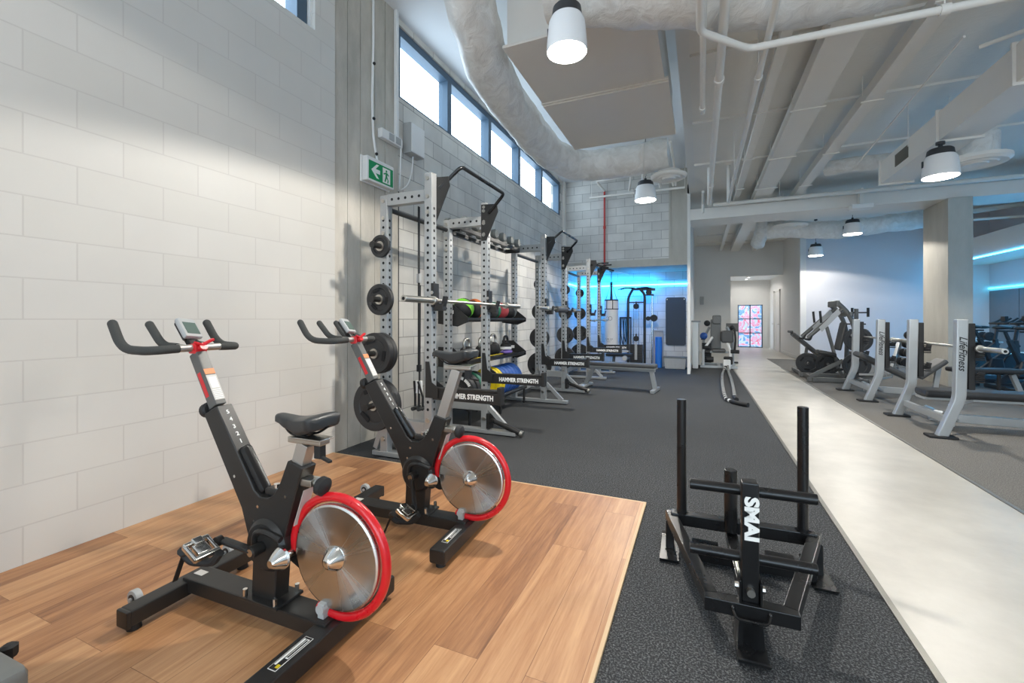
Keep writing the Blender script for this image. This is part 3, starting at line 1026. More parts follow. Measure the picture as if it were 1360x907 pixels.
# ================================================================== spin bikes
def make_bike(label, loc, rz, seat_up=0., crank=0., group='spin bikes on the timber floor'):
    """u (local x) runs from the front rail backwards; v = -local y is the camera side; local z up"""
    t = thing('spin_bike', label, 'exercise bike', loc, rz, group)
    def P(u, v, z):
        return V((u, -v, z))
    # base
    b = MB(); b.bar(P(0, -.25, .058), P(0, .25, .058), .075, .062, bev=.01); b.lohi((-.035, -.262, .022), (.035, -.245, .088), 0, .006); b.lohi((-.035, .245, .022), (.035, .262, .088), 0, .006)
    b.build('front_rail', 'black', t)
    b = MB(); b.bar(P(.77, -.31, .058), P(.77, .33, .058), .085, .07, bev=.01); b.build('rear_rail', 'black', t)
    b = MB()
    for u, v in ((0, -.22), (0, .22), (.77, -.27), (.77, .29)):
        b.cyl(P(u, v, 0), P(u, v, .03), .024, .02, 16)
    b.build('levelling_foot', 'rubber_black', t)
    b = MB(); b.bar(P(.0, 0, .072), P(.78, 0, .072), .1, .06, bev=.008, up=(0, 0, 1)); b.build('main_rail', 'black', t)
    for v in (-.2, .18):
        w = MB(); w.cyl(P(-.07, v - .013, .075), P(-.07, v + .013, .075), .033, n=22, bev=.004); w.cyl(P(-.07, v - .022, .075), P(-.07, v + .022, .075), .008, n=12)
        w.lohi((-.07, -v - .005, .065), (-.03, -v + .005, .08))
        w.cyl(P(-.07, v - .015, .075), P(-.07, v + .015, .075), .019, n=18, mi=1)
        w.build('transport_wheel', ['lightgreypl', 'black'], t)
    # bolted foot of the frame
    b = MB(); b.box(P(.46, 0, .107), (.2, .125, .012), 0, .003)
    for du in (-.08, .08):
        for dv in (-.05, .05):
            b.cyl(P(.46 + du, dv, .108), P(.46 + du, dv, .14), .009, n=8, mi=1)
    b.build('foot_plate', ['black', 'chrome'], t)
    # body: Y shaped box frame
    poly = [(.112, .79), (.335, .44), (.375, .33), (.398, .24), (.392, .108), (.515, .108), (.525, .23), (.58, .41), (.658, .635), (.582, .655), (.54, .56), (.513, .52), (.48, .50), (.437, .497), (.405, .52), (.375, .565), (.19, .83)]
    b = MB(); b.prism(poly, (1, 0, 0), (0, 0, 1), (0, -1, 0), -.034, .034, bev=.004)
    for u, z in ((.30, .56), (.41, .40), (.575, .52), (.43, .46)):
        b.cyl(P(u, .032, z), P(u, .037, z), .006, n=10, mi=1)
    b.build('frame', ['black', 'chrome'], t)
    b = MB(); b.bar(P(.305, 0, .672), P(.432, 0, .503), .046, .045, bev=.018, up=(1, 0, 1)); b.build('front_cover', 'gloss', t)
    b = MB(); b.lohi((.445, -.02, .50), (.51, .02, .53), 0, .008); b.cyl(P(.49, 0, .525), P(.49, 0, .545), .012, mi=1); b.build('belt_tension_bracket', ['black', 'chrome'], t)
    b = MB(); b.lathe([(0, -.05), (.085, -.05), (.1, -.035), (.1, .035), (.085, .05), (0, .05)], P(.475, 0, .32), (0, 1, 0), 32); b.prism([(.49, .26), (.58, .22), (.64, .24), (.64, .32), (.54, .40), (.46, .38)], (1, 0, 0), (0, 0, 1), (0, -1, 0), -.05, -.02, bev=.006)
    b.build('drive_housing', 'black', t)
    # handlebar post
    b = MB(); b.bar(P(.152, 0, .82), P(.022, 0, 1.04), .046, .052, bev=.006, up=(1, 0, .6)); b.build('handlebar_post', 'machine', t)
    d = (P(.022, 0, 1.04) - P(.152, 0, .82)).normalized()
    nrm = V((d.z, 0, -d.x))                     # rear-facing normal
    def on_post(k, off=.0268):
        return P(.152, 0, .82) + d * k + nrm * off
    b = MB(); b.bar(on_post(.02), on_post(.135), .042, .0015, bev=0, up=nrm); b.bar(on_post(.075, .0278), on_post(.125, .0278), .03, .001, mi=2, bev=0, up=nrm); b.bar(on_post(.14), on_post(.165), .042, .0015, mi=1, bev=0, up=nrm)
    for k in range(6):
        b.bar(on_post(.025 + k * .008, .028), on_post(.028 + k * .008, .028), .034, .0006, mi=2, bev=0, up=nrm)
    b.build('warning_sticker', ['sticker', 'sticker_or', 'white_mark'], t)
    b = MB(); b.bar(P(.122, .0235, .86), P(.065, .0235, .957), .001, .02, bev=0, up=(1, 0, .6)); b.build('red_stripe', 'red', t)
    # height numbers on the sleeve
    d2 = (P(.118, 0, .80) - P(.35, 0, .44)).normalized()
    dd = (P(.19, 0, .83) - P(.375, 0, .565)).normalized()
    n2 = V((dd.z, 0, -dd.x))
    for k, s in enumerate('54321'):
        o = P(.19, 0, .83) - dd * (.035 + k * .034) + n2 * .001
        text_mesh('height_number', s, .024, o, (0, 1, 0), dd, 'white_mark', t, .0012, bold=.0006)
    b = MB(); b.lathe([(0, -.02), (.026, -.02), (.032, -.01), (.03, .012), (0, .018)], P(.088, .0, .80), (-1, 0, -.3), 18); b.cyl(P(.09, 0, .8), P(.15, 0, .815), .011, n=10); b.build('height_knob', 'rubber_black', t)
    # handlebar: cross bar, outer horns, inner horns
    b = MB()
    for s in (-1, 1):
        b.tube(fillet([P(.02, s * .085 - .01, 1.062), P(.02, s * .15 - .01, 1.06), P(-.015, s * .185 - .01, 1.058), P(-.15, s * .195 - .01, 1.062), P(-.225, s * .19 - .01, 1.165)], .07, 6), .0175, 14)
        b.ball(P(-.225, s * .19 - .01, 1.165), .0175, 12)
        b.tube(fillet([P(-.03, s * .06 - .01, 1.066), P(-.12, s * .065 - .01, 1.07), P(-.2, s * .07 - .01, 1.16)], .05, 6), .0165, 14)
        b.ball(P(-.2, s * .07 - .01, 1.16), .0165, 12)
    b.build('handlebar_grip', 'foamgrip', t)
    b = MB(); b.tube([P(.02, -.12, 1.062), P(.02, .11, 1.062)], .0155, 14)
    for s in (-1, 1):
        b.tube([P(.02, s * .05 - .01, 1.062), P(-.05, s * .061 - .01, 1.066)], .0145, 12)
    b.build('handlebar_tube', 'alu', t)
    b = MB(); b.lohi((-.002, -.026, 1.036), (.048, .026, 1.08), 0, .008); b.cyl(P(.048, 0, 1.062), P(.063, 0, 1.07), .016); b.bar(P(.056, .005, 1.074), P(.048, -.05, 1.097), .016, .012, bev=.004); b.bar(P(.056, .0, 1.074), P(.054, .035, 1.087), .014, .011, bev=.004)
    b.build('clamp_lever', 'red', t)
    # monitor
    b = MB(); b.bar(P(-.01, 0, 1.07), P(-.05, 0, 1.115), .03, .03, bev=.006); b.build('monitor_stem', 'black', t)
    mm = Matrix.Rotation(math.radians(50), 4, 'Y') @ Matrix.Rotation(math.radians(-10), 4, 'X')
    cp = P(-.045, -.005, 1.142)
    mo = MB(); mo.box(cp, (.105, .082, .026), 0, .01, mm); mo.box(cp - mm.to_3x3() @ V((0, 0, .02)), (.1, .06, .02), 1, .008, mm)
    mo = mo.build('monitor', ['lightgreypl', 'black'], t)
    sc_ = MB(); sc_.box(cp + mm.to_3x3() @ V((.006, 0, .0135)), (.062, .058, .002), 0, 0, mm); sc_.build('screen', 'lcd', mo)
    # seat
    zs = .69 + seat_up
    ds = V((.082, 0, .235)).normalized()
    s0 = P(.615, 0, .64); s1 = s0 + ds * (.085 + seat_up)
    b = MB(); b.bar(s0 - ds * .1, s1, .045, .055, bev=.004, up=(1, 0, 0)); b.build('seat_post', 'alu', t)
    b = MB(); b.bar(s1 + V((-.07, 0, .012)), s1 + V((.09, 0, .012)), .05, .024, bev=.004); b.lohi(s1 + V((-.05, -.035, .018)), s1 + V((.1, .035, .026)), 0, .003); b.build('saddle_slider', 'dullchrome', t)
    b = MB(); b.lohi(s1 + V((.05, -.015, -.05)), s1 + V((.08, .015, .005)), 0, .003); b.bar(s1 + V((.07, 0, -.045)), s1 + V((.135, -.02, -.05)), .016, .01, bev=.003); b.build('slider_lever', 'rubber_black', t)
    so = s1 + V((-.02, 0, .086))
    rows = []
    for i in range(27):                            # saddle: narrow nose (towards -x), wide tail
        k = i / 26
        x = -.135 + .26 * k
        w = .017 + .017 * min(1, k * 4) + .062 * max(0, (k - .35) / .65) ** 1.3
        cl = math.sqrt(max(.02, 1 - ((k - .84) / .16) ** 2)) if k > .84 else (math.sqrt(max(.05, 1 - ((.12 - k) / .12) ** 2)) if k < .12 else 1.)
        w *= .35 + .65 * cl
        top = .008 - .011 * math.sin(PI * min(1, k * 1.15)) + .012 * max(0, (k - .5) / .5) - .022 * (1 - cl)
        th = (.034 + .045 * max(0, min(1, (k - .15) / .4)) - .012 * max(0, (k - .7) / .3)) * (.3 + .7 * cl)
        row = []
        for j in range(20):
            a = 2 * PI * j / 20
            ca, sa = math.cos(a), math.sin(a)
            yy = w * (abs(ca) ** .8) * (1 if ca >= 0 else -1)
            zz = (top + .012 * sa if sa > 0 else top - th * (abs(sa) ** .7) * (.45 + .55 * abs(ca)))
            row.append(so + V((x, yy, zz)))
        rows.append(row)
    b = MB(); b.grid(rows, closed_v=True); b.build('saddle', 'saddle', t, ang=60)
    b = MB()
    for s in (-1, 1):
        b.tube(fillet([so + V((-.09, s * .01, -.02)), so + V((-.04, s * .02, -.056)), so + V((.05, s * .022, -.056)), so + V((.10, s * .035, -.02))], .03), .0045, 8)
    b.build('saddle_rails', 'gloss', t)
    b = MB(); b.lohi((.635, -.025, .565), (.69, .025, .592), 1, .004); b.cyl((.675, 0, .58), (.71, 0, .572), .014, mi=1); b.lathe([(0, -.018), (.024, -.02), (.034, -.01), (.034, .012), (.02, .022), (0, .024)], (.72, 0, .568), (1, 0, -.2), 20)
    b.build('seat_height_knob', ['rubber_black', 'dullchrome'], t)
    b = MB(); b.bar((.654, 0, .55), (.604, 0, .41), .05, .0015, bev=0, up=(1, 0, -.35)); b.build('serial_sticker', 'sticker', t)
    # flywheel with its red ring guard
    fc = P(.79, 0, .322)
    b = MB(); b.lathe([(0, -.013), (.183, -.013), (.19, -.010), (.192, -.006), (.192, .006), (.19, .010), (.183, .013), (0, .013)], (0, 0, 0), (0, 1, 0), 72)
    fw = b.build('flywheel', 'fly', t, ang=20); fw.location = fc
    b = MB()
    for s in (-1, 1):
        b.lathe([(.045, .013), (.043, .02), (.022, .05), (.012, .055), (0, .055)], (0, 0, 0), (0, s, 0), 28)
    b.build('hub_cone', 'chrome', fw)
    b = MB()
    s_, u_, _ = frame_from((0, 1, 0))
    pts = []
    for i in range(61):                             # from the bracket at the rail, round behind, over the top, to the frame
        a = math.radians(-115 + 300 * i / 60)
        pts.append(fc + V((math.cos(a), 0, math.sin(a))) * .214 + V((0, .006, 0)))
    b.tube(pts, .0165, 14); b.build('flywheel_guard', 'red', t)
    b = MB(); b.lohi((.725, -.03, .1), (.755, .03, .155), 0, .004); b.cyl((.74, -.035, .135), (.74, .04, .135), .018, n=16); b.build('guard_bracket', 'lightgreypl', t)
    b = MB(); b.bar((.56, .055, .31), (.79, .055, .325), .012, .05, bev=.004); b.cyl((.79, -.02, .325), (.79, .058, .325), .02); b.build('axle_arm', 'black', t)
    b = MB(); b.lathe([(.04, 0), (.042, .012), (.02, .045), (.013, .052), (0, .052)], P(.575, .05, .30), (0, -1, 0), 26); b.cyl(P(.575, -.05, .30), P(.575, .055, .30), .015); b.build('hub_cap', 'chrome', t)
    # resistance lever cable bracket, crank and pedals
    b = MB(); b.tube(fillet([P(.43, .05, .31), P(.44, .055, .375), P(.5, .055, .385), P(.57, .052, .365)], .04), .012, 10); b.build('chain_guard', 'black', t)
    bb = P(.47, 0, .32)
    for s in (-1, 1):
        a = crank + (0 if s == 1 else PI)
        dv = V((math.cos(a), 0, math.sin(a)))
        p0 = bb + V((0, -s * .085, 0)); p1 = p0 + dv * .158 + V((0, -s * .012, 0))
        c = MB(); c.bar(p0, p1, .02, .032, bev=.008, up=(0, 1, 0)); c.cyl(p0 - V((0, -s * .05, 0)), p0 + V((0, -s * .012, 0)), .022); c.cyl(p0 + V((0, -s * .008, 0)), p0 + V((0, -s * .016, 0)), .014, mi=1); c.cyl(p1, p1 + V((0, -s * .022, 0)), .019)
        ar = c.build('crank_arm', ['black', 'chrome'], t)
        pc = p1 + V((0, -s * .075, 0))
        c = MB()
        tilt = Matrix.Rotation(.5, 4, 'Y')
        for dx in (-.036, .036):
            c.box(pc + tilt.to_3x3() @ V((dx, 0, .004)), (.016, .09, .02), 0, .004, tilt)
        for dy in (-.04, .04):
            c.box(pc + tilt.to_3x3() @ V((0, dy, .002)), (.08, .014, .018), 0, .004, tilt)
        c.box(pc, (.05, .05, .022), 0, .006, tilt); c.box(pc + tilt.to_3x3() @ V((-.03, 0, .016)), (.03, .035, .012), 0, .004, tilt)
        pe = c.build('pedal', 'chrome', ar)
        c = MB(); c.tube(fillet([pc + V((.05, .035, -.02)), pc + V((.02, .03, -.06)), pc + V((-.07, .01, -.065)), pc + V((-.1, 0, -.03)), pc + V((-.05, -.035, .0))], .03), .016, 8)
        c.bar(pc + V((-.095, 0, -.035)), pc + V((-.15, 0, -.15)), .018, .004, bev=0); c.build('toe_strap', 'rubber_black', ar)
    # maker's plate on the rear rail
    b = MB(); b.box(P(.77, .18, .0938), (.034, .15, .001), 0)
    b.box(P(.77, .18, .0944), (.03, .146, .0008), 1); b.box(P(.776, .16, .095), (.012, .09, .0006), 0); b.box(P(.776, .16, .0955), (.006, .08, .0006), 1); b.box(P(.762, .175, .095), (.008, .12, .0006), 0); b.box(P(.778, .238, .0955), (.012, .014, .0006), 2)
    b.build('maker_plate', ['white_mark', 'black_mark', 'yellow'], t)
    b = MB(); b.box(P(.045, 0, .103), (.05, .03, .0012)); b.build('serial_plate', 'sticker', t)
    return t
make_bike('front spin bike with the lower saddle, nearest the camera', (-2.0, 1.185, .0165), 0.025, 0, crank=math.radians(173))
make_bike('second spin bike with the raised saddle, nearer the weights racks', (-1.93, 2.045, .0165), .05, .2, crank=math.radians(-80))

# grey machine corner poking in at the lower left
t = thing('machine_housing', 'grey plastic machine corner with a black knob at the lower left', 'machine', (-1.60, .465, .0165), .03)
b = MB(); b.lohi((-.62, -.3, .06), (.0, .09, .285), 0, .03); b.build('housing', 'greypl', t)
b = MB(); b.lohi((-.62, -.28, .0), (-.05, .08, .07), 0, .01); b.build('base', 'black', t)
b = MB(); b.lathe([(0, 0), (.016, 0), (.02, .008), (.02, .03), (.012, .036), (0, .036)], (-.20, .115, .225), (0, 0, 1), 8); b.cyl((-.20, .115, .12), (-.20, .115, .23), .008, n=10); b.bar((-.20, .08, .13), (-.20, .125, .13), .02, .02); b.build('knob', 'rubber_black', t)

# ================================================================== power sled
t = thing('power_sled', 'black steel power sled with white lettering and two tall posts', 'sled', (.18, 2.42, 0), .03)
b = MB()
b.bar((-.32, .02, .17), (.32, .02, .17), .06, .06, bev=.006); b.build('rear_crossbar', 'gloss', t)
b = MB()
b.bar((-.26, -.06, .04), (.3, -.06, .04), .07, .045, bev=.005)
b.lohi((-.22, -.09, .06), (-.1, -.03, .1), 0, .004); b.lohi((.1, -.09, .06), (.22, -.03, .1), 0, .004)
b.build('lower_crossbar', 'gloss', t)
for s in (-1, 1):
    b = MB(); b.bar((s * .325, .05, .165), (s * .13 - .03, -.595, .14), .05, .055, bev=.005); b.build('side_rail', 'gloss', t)
    b = MB(); b.prism([(-.035, .01), (.035, .01), (.03, .15), (-.03, .15)], (0, 1, 0), (0, 0, 1), (1, 0, 0), s * .325 - .02, s * .325 + .02, (0, .03, 0), bev=.003)
    b.prism([(-.13, .0), (.13, .0), (.15, .022), (.13, .012), (-.13, .012), (-.15, .022)], (0, 1, 0), (0, 0, 1), (1, 0, 0), s * .325 - .045, s * .325 + .045, (0, .01, 0))
    b.build('skid', 'gloss', t)
    b = MB(); b.cyl((s * .268, .02, .19), (s * .268, .02, .785), .0235, n=24, bev=.003); b.cyl((s * .268, .02, .19), (s * .268, .02, .2), .034); b.build('push_post', 'gloss', t)
b = MB(); b.bar((-.185, -.605, .14), (.125, -.605, .14), .055, .052, bev=.005); b.build('front_crossbar', 'gloss', t)
b = MB()
b.prism([(-.045, .0), (.045, .0), (.035, .15), (-.035, .15)], (1, 0, 0), (0, 0, 1), (0, 1, 0), -.63, -.60, (-.03, 0, 0))
b.prism([(-.17, .0), (.12, .0), (.14, .025), (.12, .012), (-.16, .012), (-.2, .03)], (0, 1, 0), (0, 0, 1), (1, 0, 0), -.05, .05, (-.03, -.53, 0))
b.lohi((-.06, -.63, .01), (.0, -.51, .12), 0, .005)
b.build('front_skid', 'gloss', t)
b = MB(); b.tube(fillet([(-.09, -.638, .145), (-.08, -.66, .125), (.02, -.66, .125), (.03, -.638, .145)], .02), .005, 8); b.ball((-.09, -.634, .148), .009, 10); b.ball((.03, -.634, .148), .009, 10); b.build('tow_loop', 'gloss', t)
b = MB(); b.bar((-.03, -.585, .165), (-.03, -.58, .60), .058, .058, bev=.006, up=(0, 1, 0)); b.build('centre_post', 'gloss', t)
text_mesh('lettering', 'SMAI', .062, (-.028, -.6125, .47), (0, -.01, -1), (1, 0, 0), 'white_mark', t, .002, bold=.003, sx=1.2)
b = MB()
for s in (-1, 1):
    b.lohi((s * .034 - .034, -.625, .165), (s * .034 - .026, -.55, .245), 0, .002)
    b.cyl((s * .03 - .03, -.59, .21), (s * .05 - .03, -.59, .21), .012, n=8, mi=1)
b.cyl((-.03, -.635, .21), (-.03, -.61, .21), .014, n=10, mi=1)
b.build('post_bracket', ['gloss', 'dullchrome'], t)
for z, y in ((.545, -.53), (.29, -.53)):
    b = MB(); b.cyl((-.235, y, z), (.195, y, z), .02, n=22, bev=.003); b.build('push_bar', 'gloss', t)
b = MB(); b.cyl((-.045, -.05, .17), (-.045, -.05, .47), .03, n=24, bev=.004); b.build('loading_horn', 'gloss', t)
b = MB(); b.bar((-.04, .0, .13), (-.03, -.58, .12), .05, .05, bev=.005); b.bar((-.05, -.33, .17), (-.05, -.55, .17), .012, .014, mi=1); b.build('centre_rail', ['gloss', 'dullchrome'], t)
# ================================================================== power racks
FX, RX = .245, -.215                     # front / rear upright line in the rack's own space (x points into the room)
def upright(x, y, h, faces, parent, gusset=None):
    b = MB()
    b.box((x, y, .01 + (h - .01) / 2), (.075, .075, h - .01), 0, .006)
    for k in range(int((h - .25) / .075)):
        z = .45 + k * .062
        if z > h - .08:
            break
        for f in faces:
            if f == 'x':
                b.cyl((x + .0372, y, z), (x + .0382, y, z), .0125, n=10, mi=1)
            else:
                b.cyl((x, y - .0372, z), (x, y - .0382, z), .0125, n=10, mi=1)
    for z in (h - .05, h - .2, h - .33):
        b.cyl((x, y - .037, z), (x, y - .048, z), .017, n=8, mi=2)
    return b.build('upright', ['silver', 'hole', 'dullchrome'], parent)

def make_rack(label, yc, W=1.1, H=2.4, front_h=2.42, bar='bent', arms=True, pin=True):
    t = thing('power_rack', label, 'power rack', (-2.32, yc, 0), 0, 'power racks along the block wall')
    hw = W / 2 - .0375
    for s in (-1, 1):
        y = s * hw
        upright(FX, y, front_h, 'xy', t)
        upright(RX, y, H - .12, 'xy', t)
        # foot rail with its diagonal brace and end plates
        b = MB()
        b.bar((RX - .12, y, .03), (FX + .36, y, .03), .09, .04, bev=.006)
        b.bar((FX + .04, y, .28), (FX + .28, y, .05), .04, .05, bev=.005)
        b.bar((RX - .02, y, .30), (RX - .11, y, .06), .04, .05, bev=.005)
        b.build('foot_rail', 'silver', t)
        b = MB(); b.bar((RX + .0375, y, .29), (FX - .0375, y, .29), .07, .1, bev=.005)
        for x in (RX, FX):
            for z in (.16, .36):
                b.cyl((x, y - .037, z), (x, y - .05, z), .02, n=8, mi=1)
        b.build('side_rail', ['silver', 'dullchrome'], t)
        b = MB(); b.bar((RX + .0375, y, 2.235), (FX - .0375, y, 2.235), .07, .1, bev=.005)
        for k in range(5):
            x = RX + .09 + k * .07
            b.cyl((x, y - .035, 2.235), (x, y - .036, 2.235), .0125, n=10, mi=1)
        b.build('top_side_rail', ['silver', 'hole'], t)
        b = MB(); gy = y - s * .0415
        b.prism([(-.03, -.24), (-.03, .14), (.15, .13), (.165, .05), (.03, -.24)], (1, 0, 0), (0, 0, 1), (0, 1, 0), gy - .004, gy + .004, (FX, 0, 2.26), bev=.001)
        for z in (2.08, 2.2, 2.33):
            b.cyl((FX + .0, gy - s * .004, z), (FX + .0, gy - s * .014, z), .018, n=8, mi=1)
        b.build('gusset_plate', ['black', 'dullchrome'], t)
    b = MB(); b.cyl((RX, -hw, 2.17), (RX, hw, 2.17), .022, n=14); b.build('rear_cross_tube', 'black', t)
    b = MB(); b.bar((RX, -hw, .15), (RX, hw, .15), .06, .09, bev=.005); b.build('rear_cross_rail', 'silver', t)
    b = MB()
    if bar == 'bent':
        b.tube(fillet([(FX + .06, -hw + .045, 2.30), (FX + .25, -hw + .08, 2.47), (FX + .25, hw - .08, 2.47), (FX + .06, hw - .045, 2.30)], .05, 6), .0165, 14)
    else:
        b.tube([(FX + .06, -hw, 2.3), (FX + .06, hw, 2.3)], .0185, 14)
        for y in (-.3, .3):
            b.tube(fillet([(FX + .06, y, 2.3), (FX + .2, y, 2.3), (FX + .34, y + .12, 2.26)], .05), .016, 12)
            b.tube(fillet([(FX + .06, y, 2.3), (FX + .16, y * .6, 2.36), (FX + .34, y * .5, 2.36)], .05), .016, 12)
    b.build('pull_up_bar', 'gloss', t)
    # bar hooks
    for s in (-1, 1):
        y = s * hw
        b = MB()
        b.lohi((FX + .03, y - .042, 1.3), (FX + .06, y + .042, 1.5), 0, .006)
        b.lohi((FX + .05, y - .03, 1.27), (FX + .14, y + .03, 1.33), 0, .006)
        b.bar((FX + .125, y, 1.29), (FX + .15, y, 1.39), .055, .022, bev=.005, up=(1, 0, 0))
        b.cyl((FX + .045, y - .05, 1.42), (FX + .045, y + .05, 1.42), .014, n=10, mi=1)
        b.build('bar_hook', ['black', 'dullchrome'], t)
    # spotter arms with lettering
    if arms:
        for s in (-1, 1):
            y = s * hw
            b = MB()
            b.bar((FX + .04, y - .0, .58), (FX + .66, y - .0, .58), .06, .09, bev=.005)
            b.bar((FX + .04, y, .625), (FX + .66, y, .638), .065, .018, bev=.004)
            b.prism([(.0, .0), (.0, .30), (.035, .30), (.06, .13), (.12, .09), (.12, .0)], (1, 0, 0), (0, 0, 1), (0, 1, 0), y - .045, y - .037, (FX - .02, 0, .55))
            b.prism([(.0, .0), (.0, .30), (.035, .30), (.06, .13), (.12, .09), (.12, .0)], (1, 0, 0), (0, 0, 1), (0, 1, 0), y + .037, y + .045, (FX - .02, 0, .55))
            b.lohi((FX + .63, y - .035, .53), (FX + .665, y + .035, .67), 0, .005)
            a = b.build('spotter_arm', 'black', t)
            text_mesh('lettering', 'HAMMER STRENGTH', .056, (FX + .385, y - .0312, .58), (1, 0, 0), (0, 0, 1), 'white_mark', a, .0015, bold=.0022, sx=.82)
    # pivoting bar sleeve on the floor at the far foot
    if pin:
        b = MB()
        b.lohi((FX + .03, hw - .05, .06), (FX + .07, hw + .05, .22), 0, .004)
        b.cyl((FX + .09, hw - .06, .15), (FX + .09, hw + .06, .15), .02, n=12)
        b.cyl((FX + .08, hw, .15), (FX + .40, hw - .02, .045), .03, n=18, bev=.004)
        b.cyl((FX + .40, hw - .02, .045), (FX + .43, hw - .022, .036), .033, n=18, mi=1)
        b.build('bar_pivot', ['black', 'dullchrome'], t)
    return t

Y1, Y2, Y3 = 3.6, 6.48, 9.22
make_rack('nearest power rack, with the weight plates facing the spin bikes', Y1)
make_rack('middle power rack, holding the padded barbell', Y2)
make_rack('farthest power rack, against the blue lit alcove', Y3, bar='multi', arms=True, pin=False)

# ---- weight plates on pegs
def plate_proto(r, th=.045, holes=True):
    t = thing('weight_plate', 'x', 'weight plate', (0, 0, 0))
    b = MB()
    b.lathe([(.026, -th / 2), (.05, -th / 2), (.055, -th / 2 + .006), (r * .68, -th / 2 + .008), (r * .74, -th / 2), (r * .97, -th / 2), (r, -th / 2 + .006), (r, th / 2 - .006), (r * .97, th / 2), (.026, th / 2), (.026, -th / 2)], (0, 0, 0), (0, 1, 0), 44)
    b.build('plate_body', 'plate', t)
    if holes:
        for k in range(3):
            b = MB()
            a = PI / 2 + .35 + 2 * PI * k / 3
            c = V((math.cos(a) * r * .60, -th / 2 - .0005, math.sin(a) * r * .60))
            m = Matrix.Rotation(-a + PI / 2, 4, 'Y')
            b.box(c, (r * .5, .006, r * .17), 0, .004, m)
            b.build('grip_slot', 'hole', t)
    b = MB(); b.lathe([(.026, -th / 2 - .003), (.042, -th / 2 - .003), (.044, -th / 2 + .004), (.026, -th / 2 + .004), (.026, -th / 2 - .003)], (0, 0, 0), (0, 1, 0), 24); b.build('hub_ring', 'dullchrome', t)
    return t
SIZES = {'small': (.098, .03, False), 'medium': (.135, .04, True), 'large': (.175, .05, True), 'huge': (.215, .055, True)}
protos = {}
def put_plate(kind, loc, label):
    r, th, h = SIZES[kind]
    if kind not in protos:
        p = plate_proto(r, th, h)
        protos[kind] = p
        p.location = loc; p['label'] = label; p['group'] = 'weight plates on the rack pegs'
        return p
    return dup(protos[kind], loc, 0, label, 'weight plates on the rack pegs')
def pegs(rack_y, sgn, rackname, spec):
    y0 = rack_y + sgn * .5125 + sgn * .04
    for kind, z, n in spec:
        r, th, _ = SIZES[kind]
        b = MB(); b.cyl((-2.535, y0 - sgn * .01, z), (-2.535, y0 + sgn * .01, z), .05, n=20); b.cyl((-2.535, y0, z), (-2.535, y0 + sgn * (.02 + th * n + .09), z), .024, n=18, bev=.004)
        b.cyl((-2.535, y0 + sgn * (.02 + th * n + .072), z), (-2.535, y0 + sgn * (.02 + th * n + .092), z), .028, n=18)
        rk = [o for o in bpy.data.objects if o.name.startswith('power_rack') and abs(o.location.y - rack_y) < .01][0]
        b.bm.transform(Matrix.Translation(-V(rk.location)))
        b.build('plate_peg', 'black', rk)
        for k in range(n):
            w = {'small': 'small', 'medium': 'medium', 'large': 'large', 'huge': 'biggest'}[kind]
            lev = {'small': 'top peg', 'medium': 'second peg', 'large': 'third peg', 'huge': 'lowest peg'}[kind]
            wh = '' if n == 1 else (', outer of its pair' if k == n - 1 else ', inner of its pair')
            put_plate(kind, (-2.535, y0 + sgn * (.018 + th * (k + .5) + .004 * k), z), '%s black weight plate on the %s %s%s' % (w, lev, rackname, wh))
pegs(Y1, -1, 'of the nearest rack', (('small', 1.83, 1), ('medium', 1.37, 1), ('large', .91, 2), ('huge', .47, 2)))
pegs(Y2, 1, 'on the far side of the middle rack', (('small', 1.80, 1), ('medium', 1.33, 1), ('large', .88, 1), ('huge', .42, 1)))
pegs(Y3, -1, 'on the near side of the farthest rack', (('small', 1.80, 1), ('medium', 1.33, 1), ('large', .88, 1), ('huge', .42, 1)))
pegs(Y3, 1, 'on the far side of the farthest rack', (('small', 1.80, 1), ('medium', 1.33, 1), ('large', .88, 1), ('huge', .42, 1)))

# ---- barbells
def make_barbell(label, loc, length=2.2, pad=None):
    t = thing('barbell', label, 'barbell', loc, 0)
    h = length / 2
    b = MB(); b.cyl((0, -h + .4, 0), (0, h - .4, 0), .0142, n=18); b.build('shaft', 'dullchrome', t)
    for s in (-1, 1):
        b = MB(); b.cyl((0, s * (h - .40), 0), (0, s * (h - .37), 0), .036, n=22, bev=.004); b.cyl((0, s * (h - .38), 0), (0, s * h, 0), .025, n=22, bev=.003); b.cyl((0, s * (h - .002), 0), (0, s * (h + .001), 0), .013, n=12, mi=1)
        b.build('sleeve', ['dullchrome', 'hole'], t)
    if pad:
        b = MB(); b.cyl((0, pad[0], 0), (0, pad[1], 0), .048, n=24, bev=.01); b.build('bar_pad', 'greyvinyl', t)
    return t
make_barbell('bare steel barbell on the hooks of the nearest rack', (-1.98, 3.70, 1.352))
make_barbell('barbell with a dark foam pad on the middle rack', (-1.98, 6.56, 1.352), pad=(-.28, .22))
t = make_barbell('short steel bar on the farthest power rack', (-1.96, 9.25, 1.18), 1.75)

